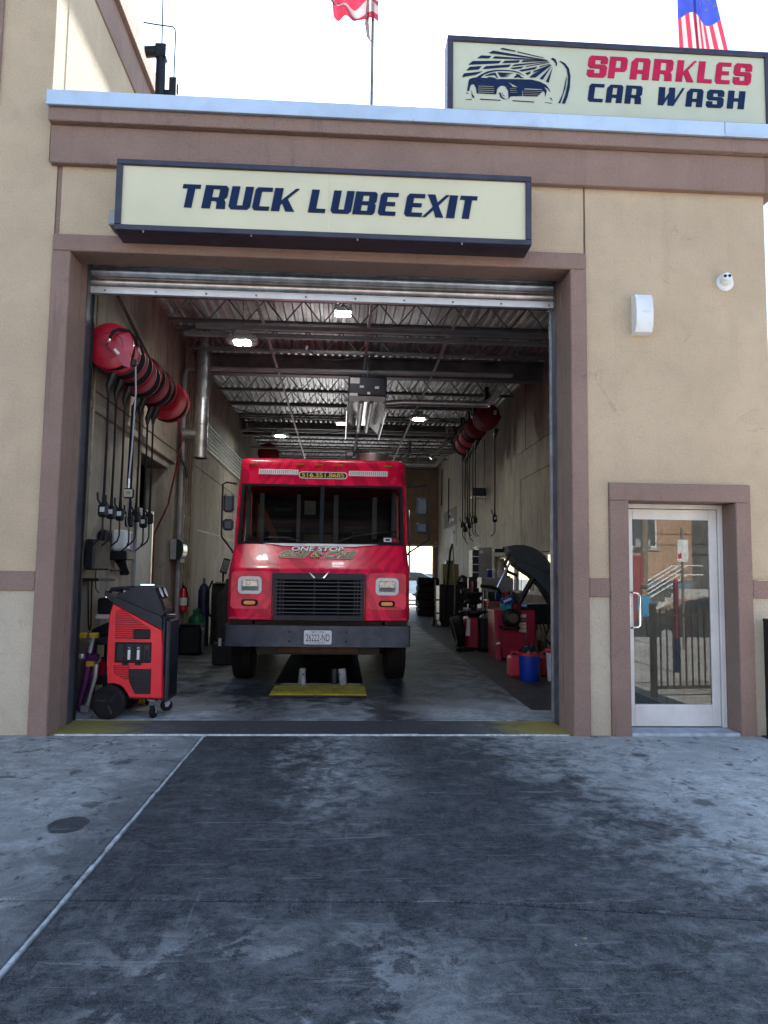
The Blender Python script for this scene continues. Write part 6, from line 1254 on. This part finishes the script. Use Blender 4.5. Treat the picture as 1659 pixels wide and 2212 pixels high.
for z in (3.4, 6.3):
    for k in range(10):
        x = -16.6+k*3.3
        f_ = ring(x, x+1.5, z, z+1.6, .01, .07, 'y', -.05, .06).build('window', WPAINT, bb, smooth=0); MB().box(x+.07, x+1.43, -.03, .0055, z+.07, z+1.53).build('pane', WGL, f_, smooth=0); MB().box(x+.4, x+1.1, .0, .3, z-.02, z+.4, b=.02).build('air_conditioner', GREY, f_); MB().box(x-.1, x+1.6, 0, .09, z-.13, z-.02).build('sill', PAVE, f_, smooth=0)
b2 = thing('dark_house', 'dark porch fronted house beside the brick block across the street', 'building', (20.9, -26.5, -.45)); MB().box(-4.4, 9, -9, 0, 0, 7.5).build('wall', mat('dark_siding', (.10, .10, .10), .8, 0, .2, 2), b2, smooth=0); MB().prism([(-4.8, 7.5), (9.4, 7.5), (2.3, 10.6)], 'y', -9.3, .4).build('roof', ASPH, b2, smooth=0)
for x in (-3, 0, 3, 6): f_ = ring(x, x+1.2, 3.2, 4.8, .01, .07, 'y', 0, .08).build('window', WPAINT, b2, smooth=0); MB().box(x+.07, x+1.13, .002, .03, 3.27, 4.73).build('pane', WGL, f_, smooth=0)
for i in range(8): MB().box(12.6+i*.3, 16.2, .13, 1.9, i*.19, i*.19+.19).build('step', PAVE, bb, smooth=0)
for y in (.3, 1.0, 1.8):
    for dz in (.55, .95): MB().tube([(12.3, y, .0+dz), (12.6, y, .05+dz), (15.2, y, 1.6+dz), (15.9, y, 1.6+dz)], .03, 6).build('handrail', WPAINT, bb)
up = thing('utility_pole', 'leaning wooden utility pole across the street with a white box', 'pole', (12.2, -21.8, -.4)); MB().cyl((0, 0, 0), (.25, 0, 10), .15, .11, n=12).build('shaft', mat('weathered_wood', (.20, .16, .12), .9, 0, .25, 6), up); MB().box(-.9, 1.3, -.06, .06, 8.9, 9.05).build('cross_arm', SOOT, up); MB().box(.0, .3, .12, .25, 4.6, 5.6).build('meter_box', WPAINT, up)
for z, dx in ((8.9, 0), (7.6, .2), (7.1, .1)):
    t = thing('overhead_wire', 'black overhead wire slung from the utility pole at '+{8.9: 'the cross arm', 7.6: 'mid height', 7.1: 'its lowest fixing'}[z], 'wire', (12.3+dx, -21.8, z-.4)); MB().tube([(-30+60*i/12, 0, .012*(i-6)**2-.1) for i in range(13)], .02, 6).build('wire', BLACK, t); MB().box(-.05, .05, -.05, .05, -.15, .02).build('insulator', WHITE, t)
def sedan(lab, x, y, z, m_, rz=0):
    t = thing('parked_car', lab, 'car', (x, y, z), rz)
    pr = [(-2.25, .32), (-2.28, .62), (-2.2, .82), (-1.55, .92), (-.75, 1.36), (-.2, 1.44), (.55, 1.42), (1.15, 1.18), (1.6, .98), (2.15, .92), (2.28, .75), (2.25, .32)]
    q = MB(); n = len(pr); ws = [.86, .9, .9, .88, .68, .66, .66, .72, .84, .88, .9, .86]
    for s_ in (-1, 1): q.v += [(px, s_*w_, pz) for (px, pz), w_ in zip(pr, ws)]
    q.f = [(i, (i+1) % n, n+(i+1) % n, n+i) for i in range(n)]+[tuple(range(n)), tuple(range(n, 2*n))[::-1]]; q.m = [0]*len(q.f); q.build('body', m_, t, smooth=30)
    for s_ in (-1, 1):
        MB().prism([(-.7, 1.30), (-.2, 1.385), (.5, 1.37), (1.0, 1.15), (1.3, 1.0), (-1.35, .98)], 'y', s_*.80, s_*.845).build('side_window', WGL, t, smooth=0)
        for wx in (-1.4, 1.4): w_ = MB().lathe([(.18, -.1), (.31, -.1), (.33, -.06), (.33, .06), (.31, .1), (.18, .1)], (wx, s_*.82, .33), 'y', 24).build('wheel', RUBBER, t); MB().lathe([(0, -.1), (.19, -.105), (.19, .105), (0, .1)], (wx, s_*.82, .33), 'y', 16).build('rim', ALU, w_)
        MB().box(-2.30, -2.2, s_*.5, s_*.85, .64, .78, b=.02).build('tail_lamp', REDP, t); MB().box(2.2, 2.30, s_*.5, s_*.85, .64, .76, b=.02).build('headlamp', WHITE, t)
    q = MB(); q.quad((-1.57, -.7, .935), (-1.57, .7, .935), (-.8, .6, 1.35), (-.8, -.6, 1.35)); q.v = [(a-.03, b, c+.02) for a, b, c in q.v]; q.build('rear_window', WGL, t, smooth=0); MB().box(-2.33, -2.2, -.85, .85, .35, .52, b=.03).build('rear_bumper', m_, t); return t
sedan('dark grey sedan parked across the drive mirrored in the glass door', 10.9, -13.6, -.45, mat('dark_grey_car_paint', (.035, .04, .045), .2, .2, .1, 3, coat=.8), R(18))
sedan('silver sedan parked in the sun behind the building', 3.4, 31, .28, mat('silver_car_paint', (.5, .52, .54), .25, .5, .1, 3, coat=.8), R(8))
sedan('white sedan parked beyond the silver one behind the building', 5.4, 38, .28, mat('white_car_paint', (.7, .7, .7), .3, 0, .1, 3, coat=.8), R(90))
gs = thing('street_sign', 'white sign plate on a grey post beside the street', 'sign', (7.36, -8.0, 0)); MB().cyl((0, 0, 0), (0, 0, 2.6), .03, n=10).build('post', STEELP, gs); MB().box(-.12, .12, .03, .036, 1.87, 2.35, b=.002).build('plate', WPAINT, gs); MB().box(-.11, -.03, .0361, .038, 1.95, 2.05).build('mark', CRIM, gs, smooth=0)
bo = thing('painted_bollard', 'crimson bollard with a blue foot standing beside the drive', 'bollard', (5.45, -4.2, 0)); MB().cyl((0, 0, .55), (0, 0, 1.45), .04, n=16).build('upper_tube', mat('dark_crimson_paint', (.14, .008, .04), .6), bo); MB().cyl((0, 0, 0), (0, 0, .55), .041, n=16).build('lower_tube', NAVY, bo); MB().lathe([(.04, 1.45), (.03, 1.48), (0, 1.49)]).build('cap', CRIM, bo)
rg_ = thing('iron_railing', 'brown iron railing gate standing to the right of the glass door', 'railing', (3.98, -1.75, 0), R(-6))
RB = mat('brown_iron_paint', (.05, .04, .03), .5, .2, .2, 6)
MB().box(0, .07, -.035, .035, 0, 1.18, b=.006).build('post', RB, rg_); MB().box(.07, 1.9, -.02, .02, 1.02, 1.06).build('top_rail', RB, rg_, smooth=0); MB().box(.07, 1.9, -.02, .02, .10, .14).build('bottom_rail', RB, rg_, smooth=0)
for i in range(20): MB().box(0.13+i*.088, .145+i*.088, -.01, .01, .12, 1.12).build('bar', RB, rg_, smooth=0)
ct_ = thing('red_container', 'red steel container beside the street mirrored in the glass door', 'container', (9.2, -17.4, -.45)); MB().box(-1.2, 1.2, -3, 0, .15, 2.75).build('box', mat('faded_red_container', (.26, .02, .03), .6, 0, .2, 2), ct_, smooth=0)
for i in range(9): MB().box(-1.15+i*.28, -1.03+i*.28, .001, .05, .3, 2.6).build('corrugation', bpy.data.materials['faded_red_container'], ct_, smooth=0)
for x in (-1.15, 1.05): MB().box(x, x+.1, -2.9, -.1, 0, .15).build('skid', SOOT, ct_, smooth=0)
# a bystander in blue, mirrored small in the glass
def person(lab, loc, rz):
    t = thing('person', lab, 'person', loc, rz)
    J = dict(pel=(0, 0, .95), sp=(0, 0, 1.15), ch=(0, .0, 1.36), nk=(0, 0, 1.50), hd0=(0, 0, 1.58), hd=(0, .01, 1.68), tp=(0, .01, 1.74),
      sl=(-.17, 0, 1.42), el=(-.24, .02, 1.15), wl=(-.22, -.10, .92), hl=(-.215, -.13, .83), sr=(.17, 0, 1.42), er=(.24, .02, 1.15), wr=(.22, -.10, .92), hr=(.215, -.13, .83),
      pl=(-.09, 0, .90), kl=(-.10, -.02, .50), al=(-.10, .02, .09), fl=(-.11, -.15, .04), pr=(.09, 0, .90), kr=(.11, -.02, .50), ar=(.12, .02, .09), fr=(.13, -.15, .04))
    RR = dict(pel=.14, sp=.13, ch=.15, nk=.055, hd0=.07, hd=.092, tp=.05, sl=.065, el=.045, wl=.032, hl=.035, sr=.065, er=.045, wr=.032, hr=.035, pl=.10, kl=.06, al=.042, fl=.035, pr=.10, kr=.06, ar=.042, fr=.035)
    E_ = ['pel sp', 'sp ch', 'ch nk', 'nk hd0', 'hd0 hd', 'hd tp', 'ch sl', 'sl el', 'el wl', 'wl hl', 'ch sr', 'sr er', 'er wr', 'wr hr', 'pel pl', 'pl kl', 'kl al', 'al fl', 'pel pr', 'pr kr', 'kr ar', 'ar fr']
    ks_ = list(J); me = bpy.data.meshes.new('person_body'); me.from_pydata([J[k] for k in ks_], [tuple(ks_.index(a) for a in e.split()) for e in E_], [])
    o = bpy.data.objects.new('tmp', me); COL.objects.link(o); md = o.modifiers.new('s', 'SKIN'); o.modifiers.new('ss', 'SUBSURF').levels = 2
    for i, k in enumerate(ks_): me.skin_vertices[0].data[i].radius = (RR[k], RR[k]*.8); me.skin_vertices[0].data[i].use_root = (k == 'pel')
    dg = bpy.context.evaluated_depsgraph_get(); m2 = bpy.data.meshes.new_from_object(o.evaluated_get(dg)); bpy.data.objects.remove(o)
    g = G('person_clothes'); ob_ = g.sep(g.obj()); z_ = ob_[2]; ax_ = g.math('ABSOLUTE', ob_[0])
    c = g.mix(g.step(z_, .93, .95), (.02, .022, .03), (.04, .22, .42)); c = g.mix(g.step(z_, 1.50, 1.51), c, (.35, .2, .13)); c = g.mix(g.mul(g.step(ax_, .2, .205), g.step(z_, 1.12, 1.10)), c, (.35, .2, .13)); g.col(c); g.set(rough=.8)
    m2.materials.clear(); m2.materials.append(g.m); m2.shade_smooth(); link('body', m2, t)
    q = MB(); q.lathe([(.06, 1.64), (.088, 1.68), (.09, 1.72), (.07, 1.76), (.0, 1.785)], (0, .025, 0), n=16); q.build('hair', BLACK, t)
person('person in a blue shirt and dark trousers across the drive, mirrored in the glass', (8.25, -12.2, -.45), R(160))

nw = thing('window_shade_wall', 'added tan block wall out of view, shading the windows of the bay', 'wall', (5.4, 8.5, .05)); MB().box(-.1, .1, -5, 5, 0, 2.6).build('wall', TAN, nw, smooth=0); MB().box(-.14, .14, -5.05, 5.05, 2.601, 2.68).build('cap', BRN, nw, smooth=0)  # unseen wall added to keep bright daylight off the side windows
